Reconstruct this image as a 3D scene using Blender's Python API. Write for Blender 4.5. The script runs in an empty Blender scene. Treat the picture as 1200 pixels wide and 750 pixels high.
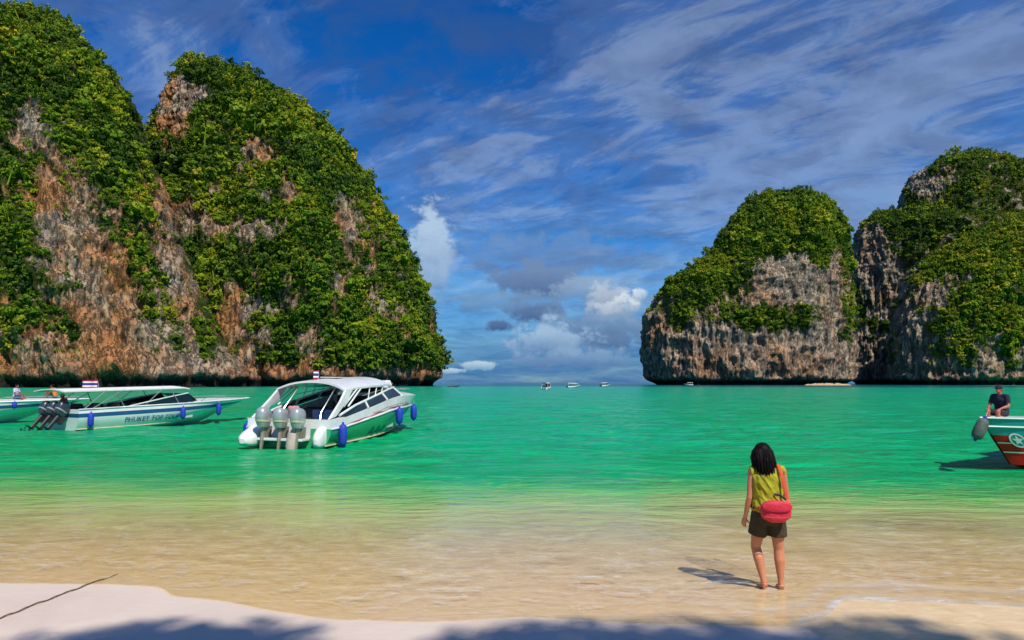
import bpy, bmesh, math, random
import numpy as np
from mathutils import Vector, Matrix
R = math.radians
sc = bpy.context.scene
random.seed(7)

# ------------------------------------------------------------------ camera
F_PX, CAMZ, HORIZON = 800.0, 2.25, 448.0
PITCH = math.atan((HORIZON - 375.0) / F_PX)
cam_d = bpy.data.cameras.new("camera")
cam_d.lens = 24.0; cam_d.sensor_width = 36.0
cam_d.clip_start = 0.1; cam_d.clip_end = 60000
cam = bpy.data.objects.new("camera", cam_d)
sc.collection.objects.link(cam)
cam.location = (0, 0, CAMZ)
cam.rotation_euler = (R(90) + PITCH, 0, 0)
sc.camera = cam

# measuring helpers used while laying the place out
def ray(x, y):
    u, v = (x - 600) / F_PX, (375 - y) / F_PX
    return Vector((u, math.cos(PITCH) - v * math.sin(PITCH), math.sin(PITCH) + v * math.cos(PITCH)))
def at(x, y, Y):
    d = ray(x, y); return Vector((0, 0, CAMZ)) + d * (Y / d.y)
def ground(x, y, z=0.0):
    d = ray(x, y); return Vector((0, 0, CAMZ)) + d * ((z - CAMZ) / d.z)

# ------------------------------------------------------------------ light
SUN_EL = R(52)
SUN_AZ = math.atan2(0.50, -0.866)             # clockwise from +Y; the sun stands behind the camera on the right
sun_dir = Vector((math.sin(SUN_AZ) * math.cos(SUN_EL), math.cos(SUN_AZ) * math.cos(SUN_EL), math.sin(SUN_EL)))
sd = bpy.data.lights.new("sun", 'SUN'); sd.energy = 4.6; sd.angle = R(0.55); sd.color = (1.0, 0.94, 0.84)
sun = bpy.data.objects.new("sun", sd); sc.collection.objects.link(sun)
sun.rotation_euler = (-sun_dir).to_track_quat('-Z', 'Y').to_euler()
sun.location = (20, -25, 40)

class NT:
    """tiny helper round a node tree"""
    def __init__(s, tree): s.t = tree; s.n = tree.nodes; s.l = tree.links
    def add(s, typ, **kw):
        nd = s.n.new(typ)
        for k, v in kw.items():
            setattr(nd, k, v)
        return nd
    def put(s, sock, v):
        if hasattr(v, 'is_linked') or isinstance(v, bpy.types.NodeSocket): s.l.new(v, sock)
        elif v is not None: sock.default_value = v
    def math(s, op, a, b=None, c=None, clamp=False):
        nd = s.add('ShaderNodeMath', operation=op); nd.use_clamp = clamp
        s.put(nd.inputs[0], a)
        if b is not None: s.put(nd.inputs[1], b)
        if c is not None: s.put(nd.inputs[2], c)
        return nd.outputs[0]
    def mix(s, f, a, b, blend='MIX'):
        nd = s.add('ShaderNodeMix', data_type='RGBA', blend_type=blend); nd.clamp_factor = True
        s.put(nd.inputs[0], f)
        s.put(nd.inputs[6], a if not isinstance(a, tuple) else (*a[:3], 1))
        s.put(nd.inputs[7], b if not isinstance(b, tuple) else (*b[:3], 1))
        return nd.outputs[2]
    def ramp(s, f, stops, interp='LINEAR'):
        nd = s.add('ShaderNodeValToRGB'); cr = nd.color_ramp; cr.interpolation = interp
        while len(cr.elements) < len(stops): cr.elements.new(0.5)
        for e, (p, c) in zip(cr.elements, stops):
            e.position = p; e.color = (c, c, c, 1) if not isinstance(c, tuple) else (*c[:3], 1)
        s.put(nd.inputs[0], f)
        return nd.outputs[0]
    def noise(s, vec, scale, detail=4, rough=0.55, dist=0.0):
        nd = s.add('ShaderNodeTexNoise')
        if vec is not None: s.put(nd.inputs['Vector'], vec)
        nd.inputs['Scale'].default_value = scale; nd.inputs['Detail'].default_value = detail
        nd.inputs['Roughness'].default_value = rough; nd.inputs['Distortion'].default_value = dist
        return nd.outputs['Fac']
    def mapping(s, vec, loc=(0, 0, 0), rot=(0, 0, 0), scale=(1, 1, 1), typ='POINT'):
        nd = s.add('ShaderNodeMapping', vector_type=typ)
        s.put(nd.inputs['Vector'], vec)
        nd.inputs['Location'].default_value = loc; nd.inputs['Rotation'].default_value = rot; nd.inputs['Scale'].default_value = scale
        return nd.outputs[0]
    def comb(s, x, y, z):
        nd = s.add('ShaderNodeCombineXYZ')
        s.put(nd.inputs[0], x); s.put(nd.inputs[1], y); s.put(nd.inputs[2], z)
        return nd.outputs[0]
    def sep(s, v):
        nd = s.add('ShaderNodeSeparateXYZ'); s.put(nd.inputs[0], v); return nd.outputs
    def attr(s, name, typ='GEOMETRY'):
        nd = s.add('ShaderNodeAttribute', attribute_name=name, attribute_type=typ); return nd.outputs['Fac']

# ------------------------------------------------------------------ sky
world = bpy.data.worlds.new("World"); sc.world = world; world.use_nodes = True
def build_sky():
    t = NT(world.node_tree); t.n.clear()
    out = t.add('ShaderNodeOutputWorld'); bg = t.add('ShaderNodeBackground')
    t.l.new(bg.outputs[0], out.inputs[0]); bg.inputs[1].default_value = 0.1
    sky = t.add('ShaderNodeTexSky', sky_type='NISHITA'); sky.sun_disc = False
    sky.sun_elevation = SUN_EL; sky.sun_rotation = SUN_AZ
    sky.altitude = 10; sky.air_density = 1.0; sky.dust_density = 0.15; sky.ozone_density = 3.0
    hs = t.add('ShaderNodeHueSaturation'); hs.inputs['Saturation'].default_value = 1.42; hs.inputs['Value'].default_value = 1.0
    t.l.new(sky.outputs[0], hs.inputs['Color'])
    base = t.mix(1.0, hs.outputs[0], (0.47, 0.78, 1.10), 'MULTIPLY')
    tc = t.add('ShaderNodeTexCoord'); d = tc.outputs['Generated']
    x, y, z = t.sep(d)
    zc = t.math('MAXIMUM', z, 0.0)
    den = t.math('ADD', zc, 0.16)
    plane = t.comb(t.math('DIVIDE', x, den), t.math('DIVIDE', y, den), 0.0)
    el = t.math('ARCSINE', z); az = t.math('ARCTAN2', x, y)
    # high streaks
    p1 = t.mapping(t.mapping(plane, rot=(0, 0, R(30))), scale=(0.85, 1.5, 1), loc=(3.3, 1.2, 0))
    s1 = t.noise(p1, 1.7, 10, 0.64, 1.1)
    p2 = t.mapping(t.mapping(plane, rot=(0, 0, R(42))), scale=(1.3, 3.2, 1), loc=(7.3, 4.2, 0))
    s2 = t.noise(p2, 2.6, 9, 0.68, 0.9)
    big = t.noise(t.mapping(plane, loc=(1.7, 0.35, 0)), 0.62, 3, 0.5)
    cov = t.math('ADD', t.math('MULTIPLY', s1, 0.62), t.math('MULTIPLY', s2, 0.38))
    cov = t.math('ADD', cov, t.math('MULTIPLY', t.math('SUBTRACT', big, 0.5), 0.55))
    dn = t.comb(az, el, 0.0)
    for bx, by, rx, ry, w_ in ((740, 130, 200, 80, .15), (860, 250, 200, 50, .09), (1100, 90, 200, 100, .08), (560, 210, 120, 60, .08), (540, 60, 110, 60, -.10), (330, 60, 200, 70, -.06)):
        v = ray(bx, by).normalized(); a0, e0 = math.atan2(v.x, v.y), math.asin(v.z); sx, sy = rx / F_PX, ry / F_PX
        q = t.mapping(dn, loc=(-a0 / sx, -e0 / sy, 0), scale=(1 / sx, 1 / sy, 1))
        ln = t.add('ShaderNodeVectorMath', operation='LENGTH'); t.l.new(q, ln.inputs[0])
        cov = t.math('ADD', cov, t.math('MULTIPLY', t.ramp(t.math('MULTIPLY', ln.outputs['Value'], 0.5), [(0.0, 1.0), (1.0, 0.0)], 'EASE'), w_))
    a1 = t.ramp(cov, [(0.42, 0.0), (0.51, 0.24), (0.62, 0.86), (0.76, 1.0)], 'EASE')
    a1 = t.math('MULTIPLY', a1, 0.85)
    c1 = t.mix(1.0, t.mix(0.5, base, (4.4, 5.3, 6.4)), (1, 1, 1), 'MULTIPLY')
    col = t.mix(a1, base, c1)
    # mottled grey-blue undersides
    m2 = t.noise(t.mapping(plane, loc=(4, 9, 0)), 5.5, 6, 0.6, 0.4)
    a2 = t.math('MULTIPLY', t.ramp(m2, [(0.42, 0.0), (0.64, 1.0)]), 0.42)
    col = t.mix(a2, col, (0.60, 0.98, 2.2))
    # long low layers above the horizon
    lay = t.noise(t.comb(t.math('MULTIPLY', az, 2.2), t.math('MULTIPLY', el, 30.0), 3.0), 1.0, 6, 0.6, 0.6)
    band = t.ramp(el, [(0.0, 0.35), (0.05, 1.0), (0.15, 0.9), (0.27, 0.0)])
    a3 = t.math('MULTIPLY', t.math('MULTIPLY', t.ramp(lay, [(0.42, 0.0), (0.66, 1.0)]), band), 0.32)
    col = t.mix(a3, col, (2.0, 4.2, 6.0))
    # dark blue-grey rain band low on the horizon
    a4 = t.math('MULTIPLY', t.ramp(el, [(0.0, 1.0), (0.04, 0.85), (0.14, 0.0)]), 0.90)
    a4 = t.math('MULTIPLY', a4, t.ramp(t.noise(t.comb(t.math('MULTIPLY', az, 5.0), t.math('MULTIPLY', el, 34.0), 8.0), 1.0, 5), [(0.30, 0.5), (0.6, 1.0)]))
    col = t.mix(a4, col, (0.22, 1.35, 3.9))
    # heaped clouds, each with a place of its own
    dirn = t.comb(az, el, 0.0)
    warp = t.noise(t.mapping(dirn, scale=(1, 1.25, 1)), 26, 7, 0.62)
    warp2 = t.noise(t.mapping(dirn, loc=(3, 5, 1)), 55, 5, 0.6)
    fine = t.math('ADD', t.math('MULTIPLY', t.math('SUBTRACT', warp, 0.5), 2.4), t.math('MULTIPLY', t.math('SUBTRACT', warp2, 0.5), 0.9))
    blobs = [  # x, y, half width, half height, top colour, base colour, strength
        (505, 300, 24, 58, (4.6, 6.0, 7.6), (2.3, 3.6, 5.6), 0.85),
        (640, 300, 90, 26, (1.7, 2.7, 4.6), (1.2, 2.0, 3.9), 0.55),
        (624, 330, 48, 22, (1.6, 2.5, 4.2), (0.75, 1.25, 2.7), 0.85),
        (632, 366, 34, 12, (1.1, 1.8, 3.4), (0.65, 1.15, 2.5), 0.85),
        (585, 381, 15, 7, (0.9, 1.5, 3.0), (0.5, 0.95, 2.2), 0.85),
        (700, 385, 62, 28, (2.0, 3.2, 5.0), (0.85, 1.5, 3.0), 0.80),
        (645, 403, 48, 24, (3.6, 5.2, 7.0), (1.1, 2.2, 4.3), 0.85),
        (716, 356, 30, 20, (8.2, 8.6, 8.8), (2.2, 3.3, 5.0), 0.95),
        (590, 352, 60, 12, (2.2, 3.6, 5.4), (1.3, 2.3, 4.0), 0.6),
        (680, 420, 70, 12, (2.4, 3.9, 5.8), (1.0, 2.0, 4.0), 0.7),
        (690, 340, 40, 16, (3.0, 4.2, 5.8), (1.6, 2.6, 4.2), 0.7),
        (750, 345, 9, 7, (6.6, 7.4, 8.2), (3.2, 4.4, 6.0), 0.8),
        (560, 428, 20, 5, (5.2, 6.6, 7.6), (2.6, 4.4, 6.2), 0.8),
        (528, 434, 14, 3, (5.6, 7.0, 8.0), (3.2, 5.0, 6.6), 0.8),
    ]
    for bx, by, rx, ry, top, bot, st in blobs:
        v = ray(bx, by).normalized()
        a0, e0 = math.atan2(v.x, v.y), math.asin(v.z)
        sx, sy = 1.3 * rx / F_PX * math.cos(a0) ** 2, 1.25 * ry / F_PX * math.cos(a0)
        q = t.mapping(dirn, loc=(-a0 / sx, -e0 / sy, 0), scale=(1 / sx, 1 / sy, 1))
        ln = t.add('ShaderNodeVectorMath', operation='LENGTH'); t.l.new(q, ln.inputs[0])
        field = t.math('ADD', t.math('SUBTRACT', 1.0, ln.outputs['Value']), fine)
        alpha = t.math('MULTIPLY', t.ramp(field, [(0.0, 0.0), (0.5, 1.0)], 'EASE'), st)
        near = t.ramp(ln.outputs['Value'], [(1.0, 1.0), (1.0, 1.0)]) if False else t.math('LESS_THAN', ln.outputs['Value'], 2.0)
        alpha = t.math('MULTIPLY', alpha, near)
        qv = t.sep(q)[1]
        sh = t.ramp(t.math('ADD', t.math('MULTIPLY', t.math('ADD', qv, 1.0), 0.5), t.math('MULTIPLY', fine, 0.25)), [(0.25, 0.0), (0.75, 1.0)])
        col = t.mix(alpha, col, t.mix(sh, bot, top))
    t.l.new(col, bg.inputs[0])
build_sky()
world.cycles.sampling_method = 'MANUAL'; world.cycles.sample_map_resolution = 512

vs = sc.view_settings
vs.view_transform = 'Standard'; vs.look = 'None'; vs.exposure = 0.06; vs.gamma = 1.0; vs.use_curve_mapping = False
sc.render.engine = 'CYCLES'
sc.cycles.use_denoising = True
sc.cycles.max_bounces = 4; sc.cycles.diffuse_bounces = 2; sc.cycles.glossy_bounces = 2; sc.cycles.transparent_max_bounces = 12
sc.cycles.caustics_reflective = False; sc.cycles.caustics_refractive = False

# ------------------------------------------------------------------ numeric noise
class Noise:
    def __init__(s, seed):
        r = np.random.RandomState(seed)
        p = r.permutation(256); s.p = np.concatenate([p, p, p])
        g = r.normal(size=(256, 3)); s.g = g / np.linalg.norm(g, axis=1)[:, None]
    def one(s, P):
        P = np.asarray(P, float); i = np.floor(P).astype(int); f = P - i; i &= 255
        u = f * f * f * (f * (f * 6 - 15) + 10)
        res = 0
        for dx in (0, 1):
            for dy in (0, 1):
                for dz in (0, 1):
                    h = s.p[s.p[s.p[(i[:, 0] + dx) & 255] + ((i[:, 1] + dy) & 255)] + ((i[:, 2] + dz) & 255)]
                    dot = (s.g[h] * (f - np.array([dx, dy, dz]))).sum(1)
                    w = (u[:, 0] if dx else 1 - u[:, 0]) * (u[:, 1] if dy else 1 - u[:, 1]) * (u[:, 2] if dz else 1 - u[:, 2])
                    res = res + dot * w
        return res * 1.6
    def fbm(s, P, octv=4, gain=0.5, ridged=False):
        P = np.asarray(P, float); a, tot, out = 1.0, 0, 0
        for o in range(octv):
            n = s.one(P * (2.03 ** o) + o * 17.3)
            out = out + a * ((1 - 2 * np.abs(n)) if ridged else n); tot += a; a *= gain
        return out / tot
def sstep(a, b, x):
    t = np.clip((x - a) / (b - a), 0, 1); return t * t * (3 - 2 * t)

# ------------------------------------------------------------------ scene helpers
C = sc.collection
def link(o): C.objects.link(o); return o
def mesh_obj(name, verts, faces, mat=None, parent=None, smooth=False):
    me = bpy.data.meshes.new(name); me.from_pydata([tuple(v) for v in verts], [], faces); me.update()
    if smooth: me.shade_smooth()
    if mat: me.materials.append(mat)
    o = link(bpy.data.objects.new(name, me))
    if parent: o.parent = parent
    return o
def tag(o, label=None, cat=None, group=None, kind=None):
    if label: o["label"] = label
    if cat: o["category"] = cat
    if group: o["group"] = group
    if kind: o["kind"] = kind
    return o
def empty(name, loc=(0, 0, 0), rz=0.0, label=None, cat=None, group=None):
    o = link(bpy.data.objects.new(name, None)); o.location = loc; o.rotation_euler = (0, 0, rz); o.empty_display_size = 0.3
    return tag(o, label, cat, group)
def copy_tree(o, parent=None):
    c = o.copy(); C.objects.link(c); c.parent = parent
    for ch in list(o.children): copy_tree(ch, c)
    return c

def mat(name, col, rough=0.5, metal=0.0, vary=0.12, nscale=6.0, bump=0.0, bscale=40.0, spec=0.5, coat=0.0, col2=None, aniso=(1, 1, 1)):
    m = bpy.data.materials.new(name); m.use_nodes = True; t = NT(m.node_tree)
    b = t.n['Principled BSDF']
    tc = t.add('ShaderNodeTexCoord'); v = t.mapping(tc.outputs['Object'], scale=aniso)
    n = t.noise(v, nscale, 5, 0.6)
    c2 = col2 or tuple(c * (1 - 2.2 * vary) for c in col)
    c1 = tuple(min(1, c * (1 + vary)) for c in col) if not col2 else col
    c = t.mix(t.ramp(n, [(0.3, 0.0), (0.7, 1.0)]), c2, c1)
    t.l.new(c, b.inputs['Base Color'])
    t.l.new(t.math('ADD', rough - 0.06, t.math('MULTIPLY', t.noise(v, nscale * 2.7, 3), 0.12)), b.inputs['Roughness'])
    b.inputs['Metallic'].default_value = metal; b.inputs['Specular IOR Level'].default_value = spec
    b.inputs['Coat Weight'].default_value = coat
    if bump:
        bp = t.add('ShaderNodeBump'); bp.inputs['Strength'].default_value = bump; bp.inputs['Distance'].default_value = 0.02
        t.l.new(t.noise(v, bscale, 4, 0.6), bp.inputs['Height']); t.l.new(bp.outputs[0], b.inputs['Normal'])
    return m

# geometry collector ---------------------------------------------------------
class MB:
    def __init__(s): s.v = []; s.f = []
    def add(s, verts, faces):
        o = len(s.v); s.v += [tuple(v) for v in verts]; s.f += [tuple(i + o for i in f) for f in faces]; return s
    def box(s, c, size, rot=None):
        hx, hy, hz = [q / 2 for q in size]
        vs_ = [Vector((sx * hx, sy * hy, sz * hz)) for sx in (-1, 1) for sy in (-1, 1) for sz in (-1, 1)]
        if rot: vs_ = [rot @ v for v in vs_]
        c = Vector(c)
        return s.add([v + c for v in vs_], [(0, 1, 3, 2), (4, 6, 7, 5), (0, 4, 5, 1), (2, 3, 7, 6), (0, 2, 6, 4), (1, 5, 7, 3)])
    def tube(s, pts, rad, seg=8, side=None, caps=True):
        """rad: number or list; entries number or (rx, ry); rx lies along `side`"""
        pts = [Vector(p) for p in pts]; n = len(pts)
        if not isinstance(rad, (list, tuple)) or (isinstance(rad, tuple)): rad = [rad] * n
        rings = []; prev = Vector(side) if side is not None else None
        for i, p in enumerate(pts):
            d = (pts[min(i + 1, n - 1)] - pts[max(i - 1, 0)])
            d = d.normalized() if d.length > 1e-9 else Vector((0, 0, 1))
            if prev is None: prev = Vector((0, 0, 1)) if abs(d.z) < 0.9 else Vector((1, 0, 0))
            sd_ = prev - d * prev.dot(d)
            if sd_.length < 1e-6: sd_ = d.orthogonal()
            sd_.normalize(); up = d.cross(sd_)
            if side is None: prev = sd_
            rx, ry = rad[i] if isinstance(rad[i], (tuple, list)) else (rad[i], rad[i])
            rings.append([p + sd_ * (rx * math.cos(2 * math.pi * k / seg)) + up * (ry * math.sin(2 * math.pi * k / seg)) for k in range(seg)])
        vv = [v for r_ in rings for v in r_]; ff = []
        for i in range(n - 1):
            for k in range(seg):
                a, b = i * seg + k, i * seg + (k + 1) % seg
                ff.append((a, b, b + seg, a + seg))
        if caps: ff.append(tuple(range(seg - 1, -1, -1))); ff.append(tuple((n - 1) * seg + k for k in range(seg)))
        return s.add(vv, ff)
    def ball(s, c, r, seg=14, rings=9, rot=None):
        c = Vector(c); r = r if isinstance(r, (tuple, list)) else (r, r, r)
        vv = []
        for i in range(rings + 1):
            th = math.pi * i / rings
            for k in range(seg):
                ph = 2 * math.pi * k / seg
                q = Vector((r[0] * math.sin(th) * math.cos(ph), r[1] * math.sin(th) * math.sin(ph), r[2] * math.cos(th)))
                vv.append(c + (rot @ q if rot else q))
        ff = [(i * seg + k, (i + 1) * seg + k, (i + 1) * seg + (k + 1) % seg, i * seg + (k + 1) % seg) for i in range(rings) for k in range(seg)]
        return s.add(vv, ff)
    def plate(s, poly, thick):
        """a flat polygon given thickness along its normal"""
        poly = [Vector(p) for p in poly]; n = len(poly)
        nm = Vector((0, 0, 0))
        for i in range(n): nm += (poly[i] - poly[0]).cross(poly[(i + 1) % n] - poly[0])
        nm.normalize()
        vv = [p - nm * thick / 2 for p in poly] + [p + nm * thick / 2 for p in poly]
        ff = [tuple(range(n - 1, -1, -1)), tuple(range(n, 2 * n))] + [(i, (i + 1) % n, n + (i + 1) % n, n + i) for i in range(n)]
        return s.add(vv, ff)
    def grid(s, rows, closed=False):
        nr, nc = len(rows), len(rows[0])
        ff = [(i * nc + k, i * nc + (k + 1) % nc, (i + 1) * nc + (k + 1) % nc, (i + 1) * nc + k) for i in range(nr - 1) for k in range(nc if closed else nc - 1)]
        return s.add([v for r_ in rows for v in r_], ff)
    def build(s, name, m, parent=None, smooth=False, bevel=0.0, angle=40, weld=False):
        o = mesh_obj(name, s.v, s.f, m, parent)
        bm = bmesh.new(); bm.from_mesh(o.data)
        if weld: bmesh.ops.remove_doubles(bm, verts=bm.verts, dist=1e-5)
        bmesh.ops.dissolve_degenerate(bm, edges=bm.edges, dist=1e-6)
        bmesh.ops.recalc_face_normals(bm, faces=bm.faces)
        if bevel:
            es = [e for e in bm.edges if len(e.link_faces) == 2 and e.calc_face_angle(0) > R(angle)]
            bmesh.ops.bevel(bm, geom=es, offset=bevel, segments=2, affect='EDGES', clamp_overlap=True)
        bm.to_mesh(o.data); bm.free()
        if smooth:
            o.data.shade_smooth()
            o.data.set_sharp_from_angle(angle=R(angle))
        return o
def evaluated(o, name):
    dg = bpy.context.evaluated_depsgraph_get(); dg.update()
    me = bpy.data.meshes.new_from_object(o.evaluated_get(dg)); me.name = name
    return me
def remeshed(mb, name, m, parent, voxel, smooth_iter=4, disp=None):
    """one continuous skin grown round overlapping tubes"""
    o = mesh_obj('tmp_skin', mb.v, mb.f)
    bm = bmesh.new(); bm.from_mesh(o.data); bmesh.ops.recalc_face_normals(bm, faces=bm.faces); bm.to_mesh(o.data); bm.free()
    md = o.modifiers.new('r', 'REMESH'); md.mode = 'VOXEL'; md.voxel_size = voxel; md.use_smooth_shade = True
    if smooth_iter:
        sm = o.modifiers.new('s', 'SMOOTH'); sm.iterations = smooth_iter; sm.factor = 0.5
    me = evaluated(o, name); bpy.data.objects.remove(o)
    if disp:
        n = len(me.vertices); co = np.empty(n * 3); me.vertices.foreach_get('co', co); co = co.reshape(-1, 3)
        no = np.empty(n * 3); me.vertices.foreach_get('normal', no); no = no.reshape(-1, 3)
        co = co + no * disp(co)[:, None]; me.vertices.foreach_set('co', co.ravel()); me.update()
    me.materials.clear(); me.materials.append(m); me.shade_smooth()
    ob = link(bpy.data.objects.new(name, me))
    if parent: ob.parent = parent
    return ob

# ================================================================== SETTING
# ---- beach and sea bed ------------------------------------------------------
shore_px = [(-500, 676), (-200, 680), (0, 683), (110, 684), (193, 687), (201, 698), (270, 704), (330, 717), (400, 726), (520, 728), (620, 722),
            (730, 729), (860, 733), (930, 736), (968, 722), (990, 702), (1100, 706), (1200, 712), (1400, 716), (1700, 718)]
_sp = [ground(a, b) for a, b in shore_px]
SHX = np.array([p.x for p in _sp]); SHY = np.array([p.y for p in _sp])
order = np.argsort(SHX); SHX, SHY = SHX[order], SHY[order]
nz_a = Noise(3)
_gx = np.linspace(-12, 12, 1201); _gy = np.interp(_gx, SHX, SHY)
_kk = np.exp(-0.5 * (np.arange(-12, 13) / 4.0) ** 2); _kk /= _kk.sum()
_gy[12:-12] = np.convolve(_gy, _kk, 'valid')
_gy += 0.05 * nz_a.fbm(np.stack([_gx * 1.7, _gx * 0, _gx * 0 + 7], 1), 4, 0.6)
def shore_y(x): return np.interp(x, _gx, _gy)
def bed_z(x, y):
    """height of the sand: beach above the swash line, sea bed below it"""
    d = y - shore_y(x)
    P = np.stack([x * 0.9, y * 0.9, np.zeros_like(x)], 1)
    bumps = nz_a.fbm(P * 1.6, 4) * 0.016 * sstep(0.0, 1.2, np.abs(d))
    inland = np.where(d < 0, -d * 0.045 + np.clip(-d - 3, 0, None) * 0.05, 0)
    inland = np.minimum(inland, 1.6)
    sea = -(np.clip(d, 0, None) * 0.060 + 0.012 * np.clip(d - 4.5, 0, None) ** 1.35)
    sea = np.where(d > 0, np.maximum(sea, -6), 0)
    return np.where(d > 0, sea, inland) + bumps
def graded(lo, hi, dense_lo, dense_hi, step, grow):
    a = list(np.arange(dense_lo, dense_hi + 1e-6, step)); s_ = step
    while a[-1] < hi: s_ *= grow; a.append(min(a[-1] + s_, hi))
    s_ = step
    while a[0] > lo: s_ *= grow; a.insert(0, max(a[0] - s_, lo))
    return np.array(a)
def sheet(name, xs, ys, zfun, attrs, m):
    X, Y = np.meshgrid(xs, ys); x, y = X.ravel(), Y.ravel(); z = zfun(x, y)
    nx, ny = len(xs), len(ys)
    i, j = np.meshgrid(np.arange(ny - 1), np.arange(nx - 1), indexing='ij'); a = (i * nx + j).ravel()
    faces = np.stack([a, a + 1, a + nx + 1, a + nx], 1)
    me = bpy.data.meshes.new(name)
    me.vertices.add(len(x)); me.vertices.foreach_set('co', np.stack([x, y, z], 1).ravel())
    me.loops.add(faces.size); me.loops.foreach_set('vertex_index', faces.ravel())
    me.polygons.add(len(faces)); me.polygons.foreach_set('loop_start', np.arange(0, faces.size, 4))
    me.update(); me.validate(); me.shade_smooth()
    for k, fn in attrs.items():
        at_ = me.attributes.new(k, 'FLOAT', 'POINT'); at_.data.foreach_set('value', fn(x, y, z).astype(np.float32))
    me.materials.append(m)
    return link(bpy.data.objects.new(name, me))

def sand_material():
    m = bpy.data.materials.new("sand"); m.use_nodes = True; t = NT(m.node_tree); b = t.n['Principled BSDF']
    geo = t.add('ShaderNodeNewGeometry'); P = geo.outputs['Position']
    shore = t.attr('shore'); wetx = t.attr('wet')
    big = t.noise(P, 0.8, 5, 0.6, 0.4); grain = t.noise(P, 160, 3, 0.7); mid = t.noise(t.mapping(P, scale=(1.0, 2.0, 1)), 5.0, 5, 0.65, 0.8)
    dry = t.mix(t.ramp(big, [(0.3, 0.0), (0.7, 1.0)]), (0.62, 0.505, 0.42), (0.73, 0.615, 0.53))
    dry = t.mix(t.math('MULTIPLY', grain, 0.28), dry, (0.42, 0.32, 0.27))
    wet = t.mix(t.ramp(mid, [(0.3, 0.0), (0.7, 1.0)]), (0.70, 0.49, 0.25), (0.87, 0.68, 0.43))
    wet = t.mix(t.math('MULTIPLY', grain, 0.20), wet, (0.30, 0.19, 0.09))
    w = t.ramp(t.math('ADD', wetx, t.math('MULTIPLY', t.math('SUBTRACT', mid, 0.5), 0.35)), [(0.42, 0.0), (0.62, 1.0)])
    t.l.new(t.mix(w, dry, wet), b.inputs['Base Color'])
    t.l.new(t.math('SUBTRACT', 0.85, t.math('MULTIPLY', w, 0.42)), b.inputs['Roughness'])
    bp = t.add('ShaderNodeBump'); bp.inputs['Strength'].default_value = 0.35; bp.inputs['Distance'].default_value = 0.03
    hgt = t.math('ADD', t.math('MULTIPLY', grain, 0.12), t.math('MULTIPLY', mid, 0.55))
    t.l.new(hgt, bp.inputs['Height']); t.l.new(bp.outputs[0], b.inputs['Normal'])
    return m
xs_s = graded(-9000, 9000, -8, 8, 0.08, 1.16); ys_s = graded(-400, 16000, 4.6, 14, 0.08, 1.10)
def wet_attr(x, y, z):
    d = y - shore_y(x)
    edge = sstep(-0.16, 0.06, d)
    px = sstep(2.2, 3.2, x)
    return np.maximum(edge, px * sstep(-2.6, -1.2, d))
beach = sheet("beach", xs_s, ys_s, bed_z, {'shore': lambda x, y, z: y - shore_y(x), 'wet': wet_attr}, sand_material())
tag(beach, "pale pinkish sand beach sloping into the shallow water", kind="structure")

# ---- the sea ----------------------------------------------------------------
nz_w = Noise(11)
def wave_z(x, y):
    """wind waves with long crests, dying out towards the swash"""
    d = np.clip(y - shore_y(x), 0, None)
    wx = x + 1.2 * nz_w.one(np.stack([x * .25, y * .25, x * 0 + 4], 1)); o = np.zeros_like(x)
    near = 1 - sstep(30, 70, y); mid = 1 - sstep(90, 220, y); far = 1 - sstep(300, 700, y)
    n0 = nz_w.fbm(np.stack([wx * 0.55 + y * .18, y * 1.5 - wx * .12, o], 1) * 0.9, 2, 0.55)
    n1 = nz_w.fbm(np.stack([wx * 0.26, y * 0.75 + wx * .10, o + 3], 1), 3, 0.55)
    n2 = nz_w.fbm(np.stack([x * 0.09 + 9, y * 0.27 + x * 0.035, o + 6], 1), 3, 0.55)
    n3 = nz_w.fbm(np.stack([x * 0.03, y * 0.09 - x * .01, o + 11], 1), 2)
    n1 = 0.5 - 1.5 * np.abs(n1) + 0.5 * n1; n2 = 0.5 - 1.5 * np.abs(n2) + 0.5 * n2          # peaked crests
    grow = sstep(2.5, 20, d)
    return 0.0015 * n0 + 0.009 * n0 * near * sstep(0.3, 5, d) + grow * (0.07 * n0 * near + 0.13 * n1 * mid + 0.20 * n2 * far + 0.22 * n3 * far - 0.10)
def depth_attr(x, y, z):
    """0 at the swash line .. 0.8 bay water .. 1 open sea"""
    d = y - shore_y(x)
    wob = nz_w.fbm(np.stack([x * 0.22, y * 0.22, np.zeros_like(x)], 1), 3) * 1.5 + 0.035 * np.abs(x)
    dd = d + wob * sstep(0.5, 4, d) + 0.9 * np.exp(-((x - 2.0) / 4.0) ** 2) * -1
    a = np.interp(dd, [0, 1.5, 3.2, 5.2, 7.5, 10, 18, 40, 120, 300], [0, .08, .16, .28, .42, .52, .60, .66, .72, .78])
    deep = sstep(330, 480, y + np.abs(x - 10) * 0.55) * (y > 300)
    gap = (np.abs(x - 5) < 260 + 0.4 * (y - 300))
    return a + deep * gap * (1 - a)
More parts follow.
